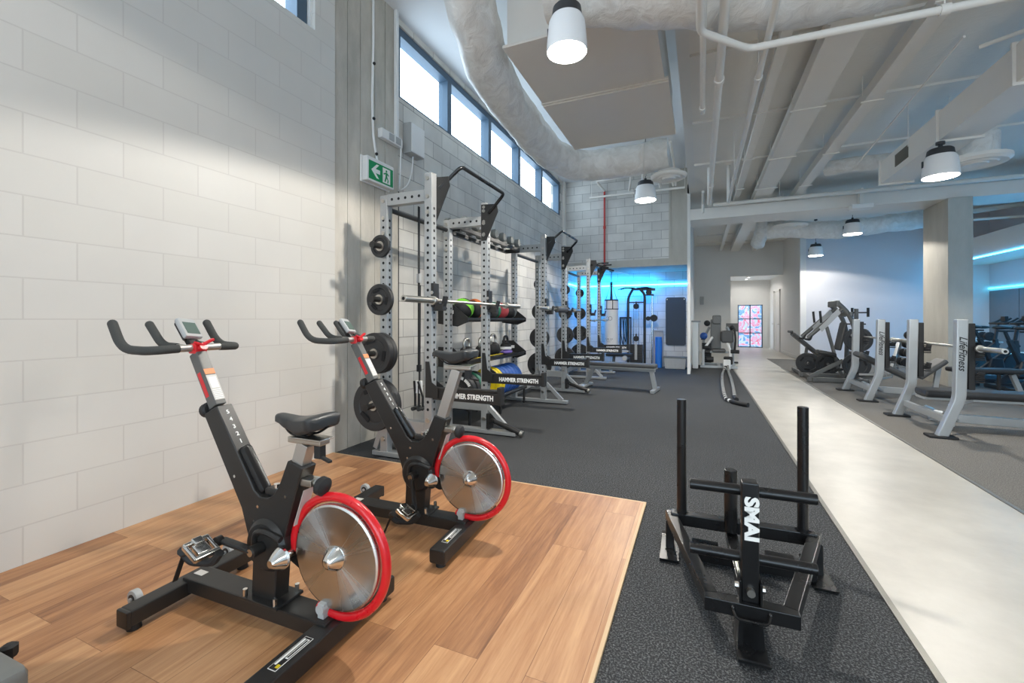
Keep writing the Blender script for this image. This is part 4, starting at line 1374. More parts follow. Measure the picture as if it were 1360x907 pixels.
# ---- hanging suspension strap
t = thing('suspension_strap', 'black suspension strap with handles hanging in the nearest rack', 'strap', (-2.27, 3.2, 0))
b = MB(); b.bar((0, 0, 2.19), (0, 0, .78), .028, .005, bev=0, up=(1, 0, 0)); b.bar((.012, 0, 1.5), (.006, 0, .62), .024, .004, bev=0, up=(1, 0, 0)); b.lohi((-.02, -.012, 1.52), (.02, .012, 1.6), 1, .004); b.lohi((-.018, -.012, .74), (.02, .012, .80), 0, .003)
b.build('webbing', ['rubber_black', 'lightgreypl'], t)
for s in (-1, 1):
    b = MB(); b.tube([(s * .02, -.04, .66), (s * .04, 0, .52), (s * .04, 0, .44), (s * .02, .03, .40), (0, 0, .44), (.0, 0, .62)], .010, 8, 0); b.cyl((s * .03, -.055, .42), (s * .03, .055, .42), .017, n=14, mi=1); b.lohi((s * .02 - .012, -.012, .55), (s * .02 + .012, .012, .66), 2, .003)
    b.build('handle', ['rubber_black', 'foamgrip', 'whitepl'], t)

# ================================================================== storage bay between two racks
BY0, BY1 = Y1 + .575, Y2 - .585            # 4.16 .. 5.92
t = thing('storage_bay', 'black storage shelves bridging the nearest and middle racks', 'storage shelf', (-2.5, (BY0 + BY1) / 2, 0))
hb = (BY1 - BY0) / 2
for z, ztop in ((1.2, 1.2), (.72, .72)):
    b = MB()
    b.prism([(-.2, .02), (.14, -.03), (.165, -.01), (.165, .018), (.157, .018), (.157, -.005), (.135, -.018), (-.2, .035)], (1, 0, 0), (0, 0, 1), (0, 1, 0), -hb, hb, (0, 0, z))
    b.build('shelf_tray', 'black', t)
    for s in (-1, 1):
        b = MB(); b.prism([(-.2, -.05), (.05, -.08), (.18, -.03), (.18, .02), (-.02, .17), (-.2, .17)], (1, 0, 0), (0, 0, 1), (0, 1, 0), s * hb - .006, s * hb + .006, (0, 0, z)); b.lohi((-.05, s * hb - .01, z + .06), (0.0, s * hb + .01, z + .1), 1, .002)
        b.build('shelf_bracket', ['black', 'whitepl'], t)
b = MB(); b.lohi((.145, -hb + .02, .756), (.168, hb * .1, .762)); b.build('yellow_edge_strip', 'yellow', t)
b = MB(); b.bar((-.12, -hb, 2.19), (-.12, hb, 2.19), .05, .045, bev=.004); b.bar((.06, -hb, 2.21), (.06, hb, 2.21), .05, .045, bev=.004); b.lohi((-.145, -hb, 2.17), (.08, -hb + .01, 2.23)); b.lohi((-.145, hb - .01, 2.17), (.08, hb, 2.23)); b.build('top_tray', 'black', t)
b = MB()
for x in (-.16, .17):
    b.cyl((x, -hb, .222), (x, hb, .222), .026, n=16)
    for y in (-hb + .05, 0, hb - .05):
        b.cyl((x, y, .0), (x, y, .22), .016, n=10)
b.build('plate_cradle', 'black', t)

def ball_thing(label, y, r, body, band=None, tilt=.5):
    t = thing('medicine_ball', label, 'medicine ball', (-2.47, y, 1.206 + r), 0, 'medicine balls on the upper shelf')
    b = MB(); b.ball((0, 0, 0), r, 28); b.build('ball', body, t)
    if band:
        m = Matrix.Rotation(tilt, 4, 'X') @ Matrix.Rotation(.5, 4, 'Y')
        b = MB(); k = .036
        b.lathe([(math.sqrt(r * r - k * k) - .004, -k), (math.sqrt(r * r - k * k) + .003, -k), (r + .003, 0), (math.sqrt(r * r - k * k) + .003, k), (math.sqrt(r * r - k * k) - .004, k)], (0, 0, 0), m.to_3x3() @ V((0, 1, .0)), 30)
        b.build('colour_band', band, t)
    return t
ball_thing('black medicine ball with a lime green band on the upper shelf', 4.34, .118, 'rubber_black', 'lime', .7)
ball_thing('black medicine ball with an orange band on the upper shelf', 4.60, .118, 'plate', 'orange', .3)
ball_thing('plain dark medicine ball behind the front upright', 4.86, .112, 'plate')
ball_thing('dark grey ball with a thin green band on the upper shelf', 5.10, .108, 'greyvinyl', 'greenrub', .2)
ball_thing('dusty red medicine ball on the upper shelf', 5.35, .108, 'maroon')
ball_thing('dark medicine ball at the far end of the upper shelf', 5.62, .112, 'plate', 'greyball', .4)

def kettlebell(label, y, r, handle='dullchrome', lab=None, first=[]):
    t = thing('kettlebell', label, 'kettlebell', (-2.475, y, .737), 0, 'kettlebells on the lower shelf')
    b = MB(); b.lathe([(0, 0), (r * .62, 0), (r * .9, r * .35), (r, r * .85), (r * .86, r * 1.4), (r * .45, r * 1.75), (0, r * 1.8)], n=28); b.build('bell', 'rubber_black', t)
    b = MB(); b.tube(fillet([(0, -r * .62, r * 1.4), (0, -r * .78, r * 2.2), (0, -r * .5, r * 2.75), (0, r * .5, r * 2.75), (0, r * .78, r * 2.2), (0, r * .62, r * 1.4)], r * .35, 5), .0165, 12); b.build('handle', handle, t)
    if lab:
        b = MB(); b.lathe([(r * .985, r * .6), (r * 1.005, r * .6), (r * 1.012, r * 1.05), (r * .99, r * 1.05)], n=28); b.build('label_band', lab, t)
    return t
kettlebell('kettlebell with a bright steel handle nearest the front spin-bike saddle', 4.42, .085)
kettlebell('kettlebell half hidden behind the perforated upright', 4.80, .085)
kettlebell('large steel-handled kettlebell in the middle of the lower shelf', 5.12, .095)
kettlebell('kettlebell with a white band at the far shelf bracket', 5.52, .082, 'rubber_black', 'white_mark')
b = MB(); b.lathe([(0, 0), (.11, 0), (.125, .012), (.12, .03), (.05, .045), (0, .045)], n=28)
o = b.build('balance_disc', 'purple'); o.location = (-2.45, 5.32, .746); o.location.x = -2.375; o.location.z = .752; tag(o, 'purple disc lying at the front of the lower shelf', 'disc')
o.scale = (.55, 1, 1)

# bumper plates standing in the cradle
def bumper(label, y, th, m, letter=False, r=.2):
    t = thing('bumper_plate', label, 'weight plate', (-2.495, y, .385), 0, 'bumper plates in the floor cradle')
    b = MB(); b.lathe([(.026, -th / 2 + .006), (.07, -th / 2 + .004), (.075, -th / 2 + .014), (r * .62, -th / 2 + .014), (r * .68, -th / 2), (r * .96, -th / 2), (r, -th / 2 + .01), (r, th / 2 - .01), (r * .96, th / 2), (.026, th / 2), (.026, -th / 2 + .006)], n=52, axis=(0, 1, 0)); b.build('plate_body', m, t)
    b = MB(); b.lathe([(.026, -th / 2 + .002), (.06, -th / 2 + .002), (.062, -th / 2 + .01), (.026, -th / 2 + .01), (.026, -th / 2 + .002)], axis=(0, 1, 0), n=28); b.build('hub_ring', 'dullchrome', t)
    if letter:
        b = MB()
        for a0, a1 in ((.5, 2.6), (3.6, 5.8)):
            n = 18
            for i in range(n):
                if i % 6 == 5:
                    continue
                a = a0 + (a1 - a0) * i / n
                mt = Matrix.Rotation(-a + PI / 2, 4, 'Y')
                b.box((math.cos(a) * r * .81, -th / 2 - .0006, math.sin(a) * r * .81), (.016, .0012, .034), 0, 0, mt)
        b.build('rim_lettering', 'white_mark', t)
    return t
yb = 4.24
for label, th, m, lt in (
        ('black bumper plate with white rim lettering, nearest in the floor cradle', .085, 'plate', True),
        ('black bumper plate, second in the floor cradle', .085, 'plate', False),
        ('green bumper plate in the floor cradle', .075, 'greenrub', False),
        ('dark bumper plate between the green and yellow ones', .07, 'plate', False),
        ('first yellow bumper plate, beside the dark one', .065, 'yellow', False),
        ('second yellow bumper plate, against the blue ones', .065, 'yellow', False)):
    yb += .02 + th / 2
    if 'first yellow' in label:
        yb = 5.0
    bumper(label, yb, th, m, lt)
    yb += th / 2
bl = None
names = ['first', 'second', 'third', 'fourth', 'fifth', 'last']
for i in range(6):
    lb = '%s blue bumper plate counted from the yellow ones' % names[i]
    yb += .012 + .0425
    if bl is None:
        bl = bumper(lb, yb, .085, 'blue')
    else:
        dup(bl, (-2.495, yb, .385), 0, lb)
    yb += .0425
# weights on the top tray
d0 = None
ordn = ['nearest', 'second', 'third', 'fourth', 'fifth', 'sixth', 'farthest']
for i in range(7):
    y = 4.28 + i * .255
    lb = '%s grey-ended dumbbell along the high top tray' % ordn[i]
    if d0 is None:
        d0 = thing('dumbbell', lb, 'dumbbell', (-2.53, y, 2.294), 0, 'dumbbells on the high top tray')
        b = MB(); b.cyl((-.08, 0, 0), (.08, 0, 0), .017, n=12); b.build('handle', 'dullchrome', d0)
        for s in (-1, 1):
            b = MB(); b.lathe([(0, 0), (.04, 0), (.058, .012), (.06, .05), (.048, .07), (0, .074)], (s * .07, 0, 0), (s, 0, 0), 26); b.build('head', 'greyball', d0)
    else:
        dup(d0, (-2.53, y, 2.294), 0, lb)

# ================================================================== flat bench by the racks
def flat_bench(label, loc, rz):
    t = thing('flat_bench', label, 'bench', loc, rz)
    b = MB(); b.lohi((-.55, -.13, .39), (.58, .13, .455), 0, .022); b.build('pad', 'greyvinyl', t)
    b = MB(); b.lohi((-.80, -.11, .38), (-.57, .11, .44), 0, .022); b.build('seat_pad', 'greyvinyl', t)
    b = MB(); b.bar((-.72, 0, .355), (.56, 0, .355), .06, .06, bev=.006); b.lohi((-.55, -.125, .375), (.58, .125, .392), 0, .003); b.build('frame', 'silver', t)
    b = MB(); b.bar((.5, 0, .35), (.56, 0, .05), .07, .06, bev=.006, up=(0, 1, 0)); b.bar((.56, -.25, .03), (.56, .25, .03), .07, .05, bev=.01); b.build('leg', 'silver', t)
    b = MB(); b.bar((-.5, 0, .34), (-.64, 0, .06), .07, .06, bev=.006, up=(0, 1, 0)); b.bar((-.65, -.26, .03), (-.65, .26, .03), .13, .05, bev=.015); b.build('leg', 'silver', t)
    b = MB(); b.bar((-.8, -.05, .42), (-.96, -.05, .42), .03, .03, bev=.005); b.ball((-.9, .02, .43), .05, 14); b.ball((-.83, .12, .4), .03, 12); b.cyl((-.97, -.12, .42), (-.97, .12, .42), .04, n=16); b.build('foot_roller', 'vinyl', t)
    return t
flat_bench('grey padded weight bench standing out from the middle rack', (-1.24, 7.62, 0), math.radians(-6))
# ================================================================== alcove
b = MB(); b.lohi((-3.02, 11.66, 2.07), (-.27, 11.695, 2.10)); b.lohi((-3.045, 10.35, 2.07), (-3.015, 11.66, 2.10))
o = b.build('led_strip', 'led'); tag(o, 'glowing blue light strip round the alcove walls', 'light strip')
light('led_glow', 'AREA', (-2.0, 11.42, 2.2), 42, (.0, .27, 1), rot=(math.radians(40), 0, 0), shape='RECTANGLE', size=1.9, size_y=.05)
light('led_glow', 'AREA', (-2.8, 11.1, 2.2), 20, (.0, .27, 1), rot=(0, math.radians(-40), 0), shape='RECTANGLE', size=.05, size_y=1.0)

t = thing('punching_bag', 'white punching bag hanging in the blue alcove', 'punching bag', (-2.02, 10.9, 0))
b = MB(); b.lathe([(0, .50), (.13, .505), (.16, .56), (.168, 1.0), (.168, 1.62), (.16, 1.68), (0, 1.69)], n=32); b.build('bag_body', 'bagwhite', t)
b = MB(); b.lathe([(.167, 1.44), (.171, 1.44), (.171, 1.46), (.167, 1.46)], n=32); b.lathe([(.165, 1.655), (.169, 1.655), (.168, 1.68), (.16, 1.685)], n=32)
for a in (-2.1, -1.2, .2, 1.3, 2.5):
    b.bar((math.cos(a) * .17, math.sin(a) * .17, 1.44), (math.cos(a) * .166, math.sin(a) * .166, 1.67), .02, .006, bev=0, up=(math.cos(a), math.sin(a), 0))
b.build('band', 'rubber_black', t)
b = MB()
for a in (.3, 1.87, 3.44, 5.0):
    b.bar((math.cos(a) * .14, math.sin(a) * .14, 1.67), (math.cos(a) * .02, math.sin(a) * .02, 2.05), .035, .006, bev=0, up=(math.cos(a), math.sin(a), 0))
b.lohi((-.03, -.02, 2.0), (.03, .02, 2.12)); b.cyl((0, 0, 2.1), (0, 0, 2.4), .008, n=8); b.cyl((0, 0, 2.37), (0, 0, 2.4), .05, n=14)
b.build('hanging_strap', 'rubber_black', t)
b = MB()
for k, (w, z) in enumerate(((.14, .72), (.10, .685), (.06, .65))):
    for i in range(9):
        if (i * 7 + k) % 4 == 3:
            continue
        a = -PI / 2 - .2 + (i - 4) * w / 9 / .168 * 1.4
        b.box((math.cos(a) * .1685, math.sin(a) * .1685, z), (.004, w / 9 * .9, .014 if k == 0 else .009), 0, 0, Matrix.Rotation(a, 4, 'Z'))
b.build('printed_lettering', 'black_mark', t)
b = MB(); c0 = Matrix.Rotation(-PI / 2 - .1, 4, 'Z')
b.ring(c0.to_3x3() @ V((.166, .02, 1.22)), c0.to_3x3() @ V((1, 0, 0)), .045, .004, 24, 6); b.ring(c0.to_3x3() @ V((.166, -.045, 1.23)), c0.to_3x3() @ V((1, 0, 0)), .03, .003, 24, 6, a0=.5, a1=3.8); b.build('printed_emblem', 'black_mark', t)

def tb(pts, r, m, t, name, n=10, bend=.08):
    b = MB(); b.tube(fillet(pts, bend, 4), r, n); return b.build(name, m, t)

t = thing('cable_machine', 'black cable machine with a weight stack in the alcove', 'cable machine', (-1.46, 11.2, 0))
for s in (-1, 1):
    tb([(s * .2, .0, .02), (s * .2, 0, 1.83 if s > 0 else 1.75), (s * .08, -.02, 1.95)], .032, 'black', t, 'upright', bend=.15)
b = MB(); b.bar((-.1, 0, 1.95), (.45, 0, 1.93), .05, .06, bev=.005); b.bar((-.2, 0, 1.62), (.2, 0, 1.62), .03, .03, bev=.003); b.bar((.2, 0, 1.8), (.42, 0, 1.8), .035, .035, bev=.003); b.build('top_frame', 'black', t)
b = MB(); b.bar((-.28, 0, .04), (.3, 0, .04), .08, .06, bev=.006); b.bar((-.22, -.3, .04), (-.22, .3, .04), .06, .06, bev=.006); b.bar((.24, -.34, .04), (.24, .3, .04), .06, .06, bev=.006); b.build('base_frame', 'black', t)
b = MB()
for i in range(14):
    b.lohi((-.15, -.07, .1 + i * .034), (.15, .07, .1 + i * .034 + .031), 0, .003)
b.build('weight_stack', 'plate', t)
b = MB()
for x in (-.06, .06):
    b.cyl((x, 0, .08), (x, 0, 1.62), .009, n=10)
b.cyl((0, -.02, .6), (0, -.02, 1.55), .004, n=6); b.build('guide_rod', 'chrome', t)
b = MB(); b.lohi((-.03, -.09, .2), (.03, -.072, .6), 0, .002); b.lohi((.165, -.05, .66), (.175, -.03, .8), 0); b.build('stack_label', 'lightgreypl', t)
for x, z in ((0, 1.52), (.3, 1.86), (0, .72)):
    b = MB(); b.cyl((x, -.05, z), (x, -.01, z), .07, n=24, bev=.006); b.lohi((x - .015, -.06, z - .02), (x + .015, 0, z + .12), 0, .003); b.build('pulley', 'rubber_black', t)
b = MB()
for s in (-1, 1):
    b.tube(fillet([(s * .02, -.1, 1.97), (s * .25, -.12, 1.99), (s * .42, -.14, 1.94)], .1), .012, 8); b.tube(fillet([(s * .05, -.2, 1.95), (s * .2, -.24, 1.97), (s * .34, -.28, 1.93)], .08), .012, 8)
b.build('lat_bar', 'gloss', t)
b = MB(); b.lohi((.1, -.16, .02), (.42, .1, .1), 0, .02); b.lathe([(0, 0), (.06, 0), (.07, .03), (.05, .06), (0, .06)], (.33, -.2, .06), (0, -1, 0), 20); b.build('foot_plate', 'rubber_black', t)

t = thing('cable_column', 'chrome pole with a black sliding pulley beside the cable machine', 'pole', (-1.10, 11.35, 0))
b = MB(); b.cyl((0, 0, .0), (0, 0, 1.82), .02, n=16); b.build('pole', 'chrome', t)
b = MB(); b.lohi((-.06, -.06, 0), (.06, .06, .02), 0, .004); b.lohi((-.03, -.03, 1.79), (.03, .2, 1.83), 0, .004); b.build('pole_base', 'rubber_black', t)
b = MB(); b.cyl((.05, -.06, 1.23), (.05, -.03, 1.23), .085, n=24, bev=.006); b.cyl((-.09, -.05, 1.22), (-.09, -.02, 1.22), .055, n=20, bev=.005); b.lohi((-.05, -.05, 1.19), (.05, .02, 1.27), 0, .006); b.build('pulley_carriage', 'rubber_black', t)

t = thing('strap_rack', 'dark wall rack hung with black resistance straps behind the punching bag', 'rack', (-1.83, 11.55, 0))
b = MB(); b.lohi((-.1, 0, .3), (-.07, .04, 1.25), 0, .003); b.lohi((.17, 0, .0), (.2, .04, 1.25), 0, .003); b.lohi((-.1, 0, 1.22), (.2, .03, 1.26), 0, .003); b.build('rack_frame', 'black', t)
for i, x in enumerate((-.03, .03, .1)):
    tb([(x - .02, -.03, 1.22), (x - .03 + .02 * i, -.04, .8), (x + .03, -.04, .5 + .08 * i), (x + .05, -.03, .85), (x + .01, -.03, 1.22)], .011, 'rubber_black', t, 'strap', 8)

t = thing('low_pulley_bench', 'small dark weights machine at the foot of the alcove behind the benches', 'machine', (-1.9, 10.45, 0))
b = MB(); b.bar((-.3, 0, .05), (.5, 0, .05), .07, .06, bev=.006); b.bar((-.2, -.2, .05), (-.2, .2, .05), .06, .06, bev=.006); b.bar((.4, -.2, .05), (.4, .2, .05), .06, .06, bev=.006); b.bar((0, 0, .05), (0.05, 0, .5), .05, .06, bev=.004); b.build('frame', 'machine', t)
b = MB(); b.lohi((-.15, -.13, .33), (.45, .13, .40), 0, .02); b.build('seat', 'bikeblue', t)
b = MB(); b.lohi((-.1, -.16, .44), (.38, -.13, .485), 0, .008); b.cyl((.3, -.2, .3), (.3, .2, .3), .06, n=18, bev=.01); b.build('roller_pad', 'lightgreypl', t)

o = MB(); o.box((0, 0, 0), (.47, .035, 1.2), 0, .0)
b = MB(); rr = .05
pts = []
for cx, cz, a0 in ((.235 - rr, .6 - rr, 0), (-.235 + rr, .6 - rr, 90), (-.235 + rr, -.6 + rr, 180), (.235 - rr, -.6 + rr, 270)):
    for k in range(6):
        a = math.radians(a0 + k * 18); pts.append((cx + rr * math.cos(a), cz + rr * math.sin(a)))
o.bm.free()
t = thing('exercise_mat', 'charcoal exercise mat hanging on the alcove wall', 'mat', (-.565, 11.66, 1.15))
b.prism(pts, (1, 0, 0), (0, 0, 1), (0, 1, 0), -.02, .015, bev=.004); b.build('mat_sheet', 'mat_grey', t)
b = MB()
for x in (-.2, .2):
    b.cyl((x, -.022, .55), (x, -.019, .55), .014, n=14); b.cyl((x, -.03, .55), (x, .035, .55), .006, n=8)
b.build('eyelet', 'dullchrome', t)

t = thing('storage_tub', 'low grey storage tub beneath the exercise mat', 'tub', (-.56, 11.4, 0))
b = MB(); b.prism([(-.23, 0), (.23, 0), (.26, .27), (-.26, .27)], (1, 0, 0), (0, 0, 1), (0, 1, 0), -.17, .17, bev=.012)
for i in range(7):
    b.lohi((-.18 + i * .06, -.18, .04), (-.165 + i * .06, -.165, .2), 0, .003)
b.build('tub_body', 'lightgreypl', t)
b = MB(); b.lohi((-.28, -.19, .262), (.28, .15, .285), 0, .006); b.build('tub_rim', 'greypl', t)

t = thing('foam_roller', 'tall blue foam roller standing beside the grey tub', 'foam roller', (-.95, 11.42, 0))
b = MB(); b.lathe([(.03, 0), (.076, 0), (.08, .01), (.08, .75), (.076, .76), (.03, .76), (.03, 0)], n=30); b.build('foam', 'bluefoam', t)
t = thing('roller_stand', 'thin grey stand frame behind the blue foam roller', 'stand', (-.93, 11.58, 0))
b = MB(); b.lohi((-.17, -.03, 0), (-.15, .03, .95), 0, .003); b.lohi((.07, -.03, 0), (.085, .03, .95), 0, .003); b.lohi((-.17, -.03, .9), (.085, .03, .93), 0, .003); b.cyl((-.2, -.05, 1.0), (.08, -.05, .99), .008, n=8); b.lohi((-.15, .01, .0), (.08, .03, .92)); b.build('stand_frame', 'lightgreypl', t)

t = thing('padded_post', 'tall white padded post at the right corner of the alcove', 'post', (-.11, 11.6, 0))
b = MB(); b.lohi((-.065, -.07, 0), (.065, .07, 1.13), 0, .02); b.build('padding', 'whitepl', t)
b = MB(); b.lohi((-.09, -.06, 1.13), (.12, .06, 1.17), 0, .008); b.lohi((.068, -.05, .1), (.085, .05, 1.1), 0, .003); b.build('top_cap', 'lightgreypl', t)
b = MB(); b.lohi((-.0, 17.84, 1.75), (.12, 17.9, 2.05), 0, .01)
o = b.build('wall_switch_box', 'lightgreypl'); tag(o, 'small grey box on the far white wall above the padded post', 'box')

# ================================================================== seated machine by the hall and the rope
t = thing('weight_machine', 'white framed seated weights machine by the hall opening', 'exercise machine', (.42, 12.1, 0))
for s in (-1, 1):
    tb([(s * .3 - .05, -.35, .03), (s * .3 - .05, -.3, .45), (s * .14, -.1, .75)], .03, 'whitepl', t, 'frame_arm')
    tb([(s * .34, .35, .03), (s * .34, .35, .7), (s * .2, .3, 1.0)], .035, 'silver', t, 'upright')
b = MB(); b.bar((-.42, -.35, .04), (.4, -.35, .04), .07, .06, bev=.006); b.bar((-.4, .35, .04), (.4, .35, .04), .07, .06, bev=.006); b.bar((0, -.4, .05), (0, .4, .05), .07, .06, bev=.006); b.bar((-.3, .0, .38), (.36, .0, .38), .05, .05, bev=.004); b.build('base_frame', 'silver', t)
b = MB(); b.lohi((-.18, .05, .42), (.06, .12, 1.2), 0, .025); b.lohi((-.14, .0, 1.08), (.06, .1, 1.3), 0, .03); b.build('back_pad', 'machine', t)
b = MB(); b.lohi((.05, -.25, .62), (.33, .06, .92), 0, .05); b.build('chest_pad', 'greyvinyl', t)
b = MB(); b.lohi((-.15, -.28, .38), (.15, .1, .47), 0, .03); b.build('seat', 'greyvinyl', t)
b = MB()
for i in range(10):
    b.lohi((-.38, .05, .1 + i * .05), (-.16, .25, .143 + i * .05), 0, .004)
b.build('weight_stack', 'plate', t)
b = MB()
b.tube(fillet([(.28, -.1, .95), (.34, -.25, 1.0), (.36, -.35, .7), (.34, -.3, .42)], .08), .025, 10); b.ball((.3, -.1, 1.0), .055, 14); b.cyl((.25, -.32, .42), (.44, -.32, .42), .045, n=16, bev=.006); b.cyl((-.36, -.3, .5), (-.22, -.3, .5), .045, n=16); b.ball((-.26, .02, 1.1), .075, 16); b.cyl((-.4, .02, .75), (-.3, .02, .75), .07, n=18)
b.build('lever_arm', 'rubber_black', t)
b = MB(); b.lohi((.1, -.38, .1), (.3, -.3, .3), 0, .03); b.cyl((-.28, -.36, .22), (-.12, -.36, .22), .07, n=18, bev=.008); b.cyl((-.3, -.36, .4), (-.2, -.36, .4), .05, n=18); b.build('foot_pad', 'rubber_black', t)
b = MB(); b.ball((-.34, -.1, .78), (.09, .09, .09), 18); b.build('blue_guard', 'blue', t)
t = thing('display_stand', 'dark display stand half hidden beside the hall window', 'stand', (.78, 13.3, 0))
b = MB(); b.lohi((-.02, -.02, 0), (.02, .02, .95), 0, .004); b.bar((-.16, 0, .03), (.16, 0, .03), .2, .04, bev=.006); b.build('stand_post', 'black', t)
b = MB(); b.box((.02, -.02, .98), (.3, .04, .24), 0, .01, Matrix.Rotation(-.5, 4, 'X')); b.build('display_panel', 'machine', t)

def rope_mat():
    m, nt, p = base_mat('black_white_rope')
    tc = N(nt, 'ShaderNodeTexCoord')
    wv = N(nt, 'ShaderNodeTexWave', wave_type='BANDS', bands_direction='Y', i_Scale=1.9, i_Distortion=1.2)
    L(nt, tc.outputs['Object'], wv.inputs['Vector'])
    cr = N(nt, 'ShaderNodeValToRGB'); cr.color_ramp.interpolation = 'CONSTANT'
    e = cr.color_ramp.elements
    e[0].position, e[0].color = 0, lin(34, 34, 35)
    e[1].position, e[1].color = .74, lin(222, 222, 218)
    L(nt, wv.outputs['Fac'], cr.inputs[0]); L(nt, cr.outputs[0], p.inputs['Base Color'])
    p.inputs['Roughness'].default_value = .8
    return m
M['rope'] = rope_mat()
t = thing('battle_rope', 'long black and white battle rope lying folded on the dark floor', 'rope', (0, 0, 0))
b = MB()
b.tube(fillet([(.56, 11.55, .1), (.50, 11.2, .026), (.42, 10.2, .026), (.37, 8.8, .026), (.345, 7.7, .026), (.35, 7.15, .026), (.42, 6.95, .026)], .3, 6), .026, 12)
b.tube(fillet([(.60, 11.55, .1), (.58, 10.9, .026), (.56, 9.6, .026), (.52, 8.3, .026), (.478, 7.4, .026)], .3, 6), .026, 12)
b.build('rope', 'rope', t)
b = MB(); b.tube(fillet([(.42, 6.95, .028), (.48, 6.85, .028), (.60, 6.75, .028)], .08), .032, 12); b.build('rope_grip', 'rubber_black', t); b = MB(); b.tube([(.478, 7.42, .028), (.485, 7.15, .028)], .032, 12); b.build('rope_grip', 'rubber_black', t)
b = MB(); b.lohi((.50, 11.5, .0), (.66, 11.6, .24), 0, .02); b.build('anchor', 'whitepl', t)

# ================================================================== right-hand side: olympic benches
def olympic_bench(label, loc, incline, group=None):
    """local y runs along the bar, x away from the path"""
    t = thing('bench_press', label, 'weight bench', loc, 0, 'bench presses along the path')
    for s in (-1, 1):
        y = s * .54
        b = MB()
        prof = [(-.047, -.04), (.047, -.04), (.047, .04), (-.047, .04)]
        path = fillet([V((.0, y, .02)), V((.135, y, .40)), V((.15, y, 1.2))], .07, 5)
        tbm = bmesh.new(); rings = []
        for p in path:
            rings.append([tbm.verts.new(p + V((q[0], q[1], 0))) for q in prof])
        for a, c in zip(rings, rings[1:]):
            for j in range(4):
                tbm.faces.new((a[j], a[(j + 1) % 4], c[(j + 1) % 4], c[j]))
        tbm.faces.new(rings[0][::-1]); tbm.faces.new(rings[-1])
        bmesh.ops.recalc_face_normals(tbm, faces=tbm.faces[:])
        bmesh.ops.bevel(tbm, geom=[e for e in tbm.edges if abs(e.verts[0].co.z - e.verts[1].co.z) > 1e-4 or e.verts[0].co.z > 1.19], offset=.014, segments=2, profile=.5, affect='EDGES')
        b._merge(tbm)
        u = b.build('upright', 'silver', t)
        c = MB(); c.box((-.005, y, .012), (.23, .15, .024), 0, .008); c.build('foot', 'rubber_black', u)
        c = MB(); c.lohi((.192, y - .038, .5), (.245, y + .038, 1.16), 0, .008)
        for z in (.62, .84):
            c.bar((.24, y, z), (.30, y, z - .01), .05, .035, bev=.006); c.bar((.29, y, z - .02), (.305, y, z + .055), .05, .022, bev=.005, up=(0, 1, 0))
            for k in range(5):
                c.cyl((.235, y - .055, z + .02 * (k - 2)), (.30, y - .06, z + .02 * (k - 2)), .007, n=8)
        c.build('bar_holder', 'rubber_black', u)
        if s < 0:
            text_mesh('lettering', 'LifeFitness', .085, (.146, y - .0412, .86), (-.02, 0, -1), (1, 0, -.02), 'black_mark', u, .0015, shear=.35, bold=.0012, sx=.95)
    b = MB(); b.bar((.07, -.5, .17), (.07, .5, .17), .05, .07, bev=.006); b.bar((.10, -.52, .13), (.10, .52, .13), .03, .03, bev=.003); b.build('cross_bar', 'silver', t)
    b = MB(); b.bar((.1, 0, .12), (1.9, 0, .08), .07, .09, bev=.008); b.bar((1.9, -.3, .04), (1.9, .3, .04), .08, .07, bev=.01); b.build('spine', 'silver', t)
    b = MB(); b.bar((.95, 0, .1), (1.25 if not incline else 1.0, 0, .36 if not incline else .5), .05, .06, bev=.004); b.build('pad_support', 'silver', t)
    for q in ([(.14, -.35, .30), (.42, -.1, .33), .03], [(.14, .35, .30), (.42, .1, .33), .03], [(.12, -.16, .2), (.30, -.05, .1), .09], [(.12, .16, .2), (.30, .05, .1), .09]):
        b = MB(); b.bar(q[0], q[1], q[2], .03, bev=.004); b.build('brace', 'silver', t)
    b = MB()
    if incline:
        b.bar((.0, 0, .67), (.68, 0, .29), .30, .08, bev=.03); b.build('back_pad', 'greyvinyl', t)
        b = MB(); b.bar((.74, 0, .33), (1.05, 0, .60), .30, .08, bev=.03); b.build('seat_pad', 'greyvinyl', t)
    else:
        b.bar((.02, 0, .385), (1.45, 0, .385), .30, .085, bev=.03); b.build('back_pad', 'vinyl', t)
        b = MB(); b.bar((.02, 0, .33), (1.45, 0, .33), .22, .03, bev=.006); b.build('pad_frame', 'silver', t)
    return t
olympic_bench('nearer chrome-grey bench press with the flat black pad beside the path', (2.25, 6.34, 0), False)
olympic_bench('farther chrome-grey bench press with the sloping pad beside the path', (2.25, 8.46, 0), True)
make_barbell('steel barbell racked on the nearer bench press', (2.50, 6.42, .912), 2.2)
make_barbell('steel barbell racked on the farther bench press', (2.50, 8.50, .912), 2.2)

def utility_bench(label, loc, rz, ang=0., m='vinyl'):
    t = thing('adjustable_bench', label, 'bench', loc, rz)
    b = MB(); b.bar((-.5, 0, .09), (.6, 0, .09), .07, .07, bev=.006); b.bar((-.5, -.28, .04), (-.5, .28, .04), .07, .07, bev=.01); b.bar((.6, -.22, .04), (.6, .22, .04), .07, .07, bev=.01); b.bar((.0, 0, .1), (-.1, 0, .38), .06, .06, bev=.005); b.build('frame', 'silver', t)
    b = MB(); b.bar((.02, 0, .42), (.42, 0, .44), .28, .07, bev=.025); b.build('seat_pad', m, t)
    c, s = math.cos(ang), math.sin(ang)
    b = MB(); b.bar((-.03, 0, .43), (-.03 - .8 * c, 0, .43 + .8 * s), .28, .07, bev=.025); b.bar((-.25 * c, 0, .38 + .25 * s), (-.25, 0, .12), .04, .03, bev=.003); b.build('back_pad', m, t)
    return t
utility_bench('flat black bench by the blue glow, behind the nearer barbell', (4.35, 8.9, 0), math.radians(5), 0.)

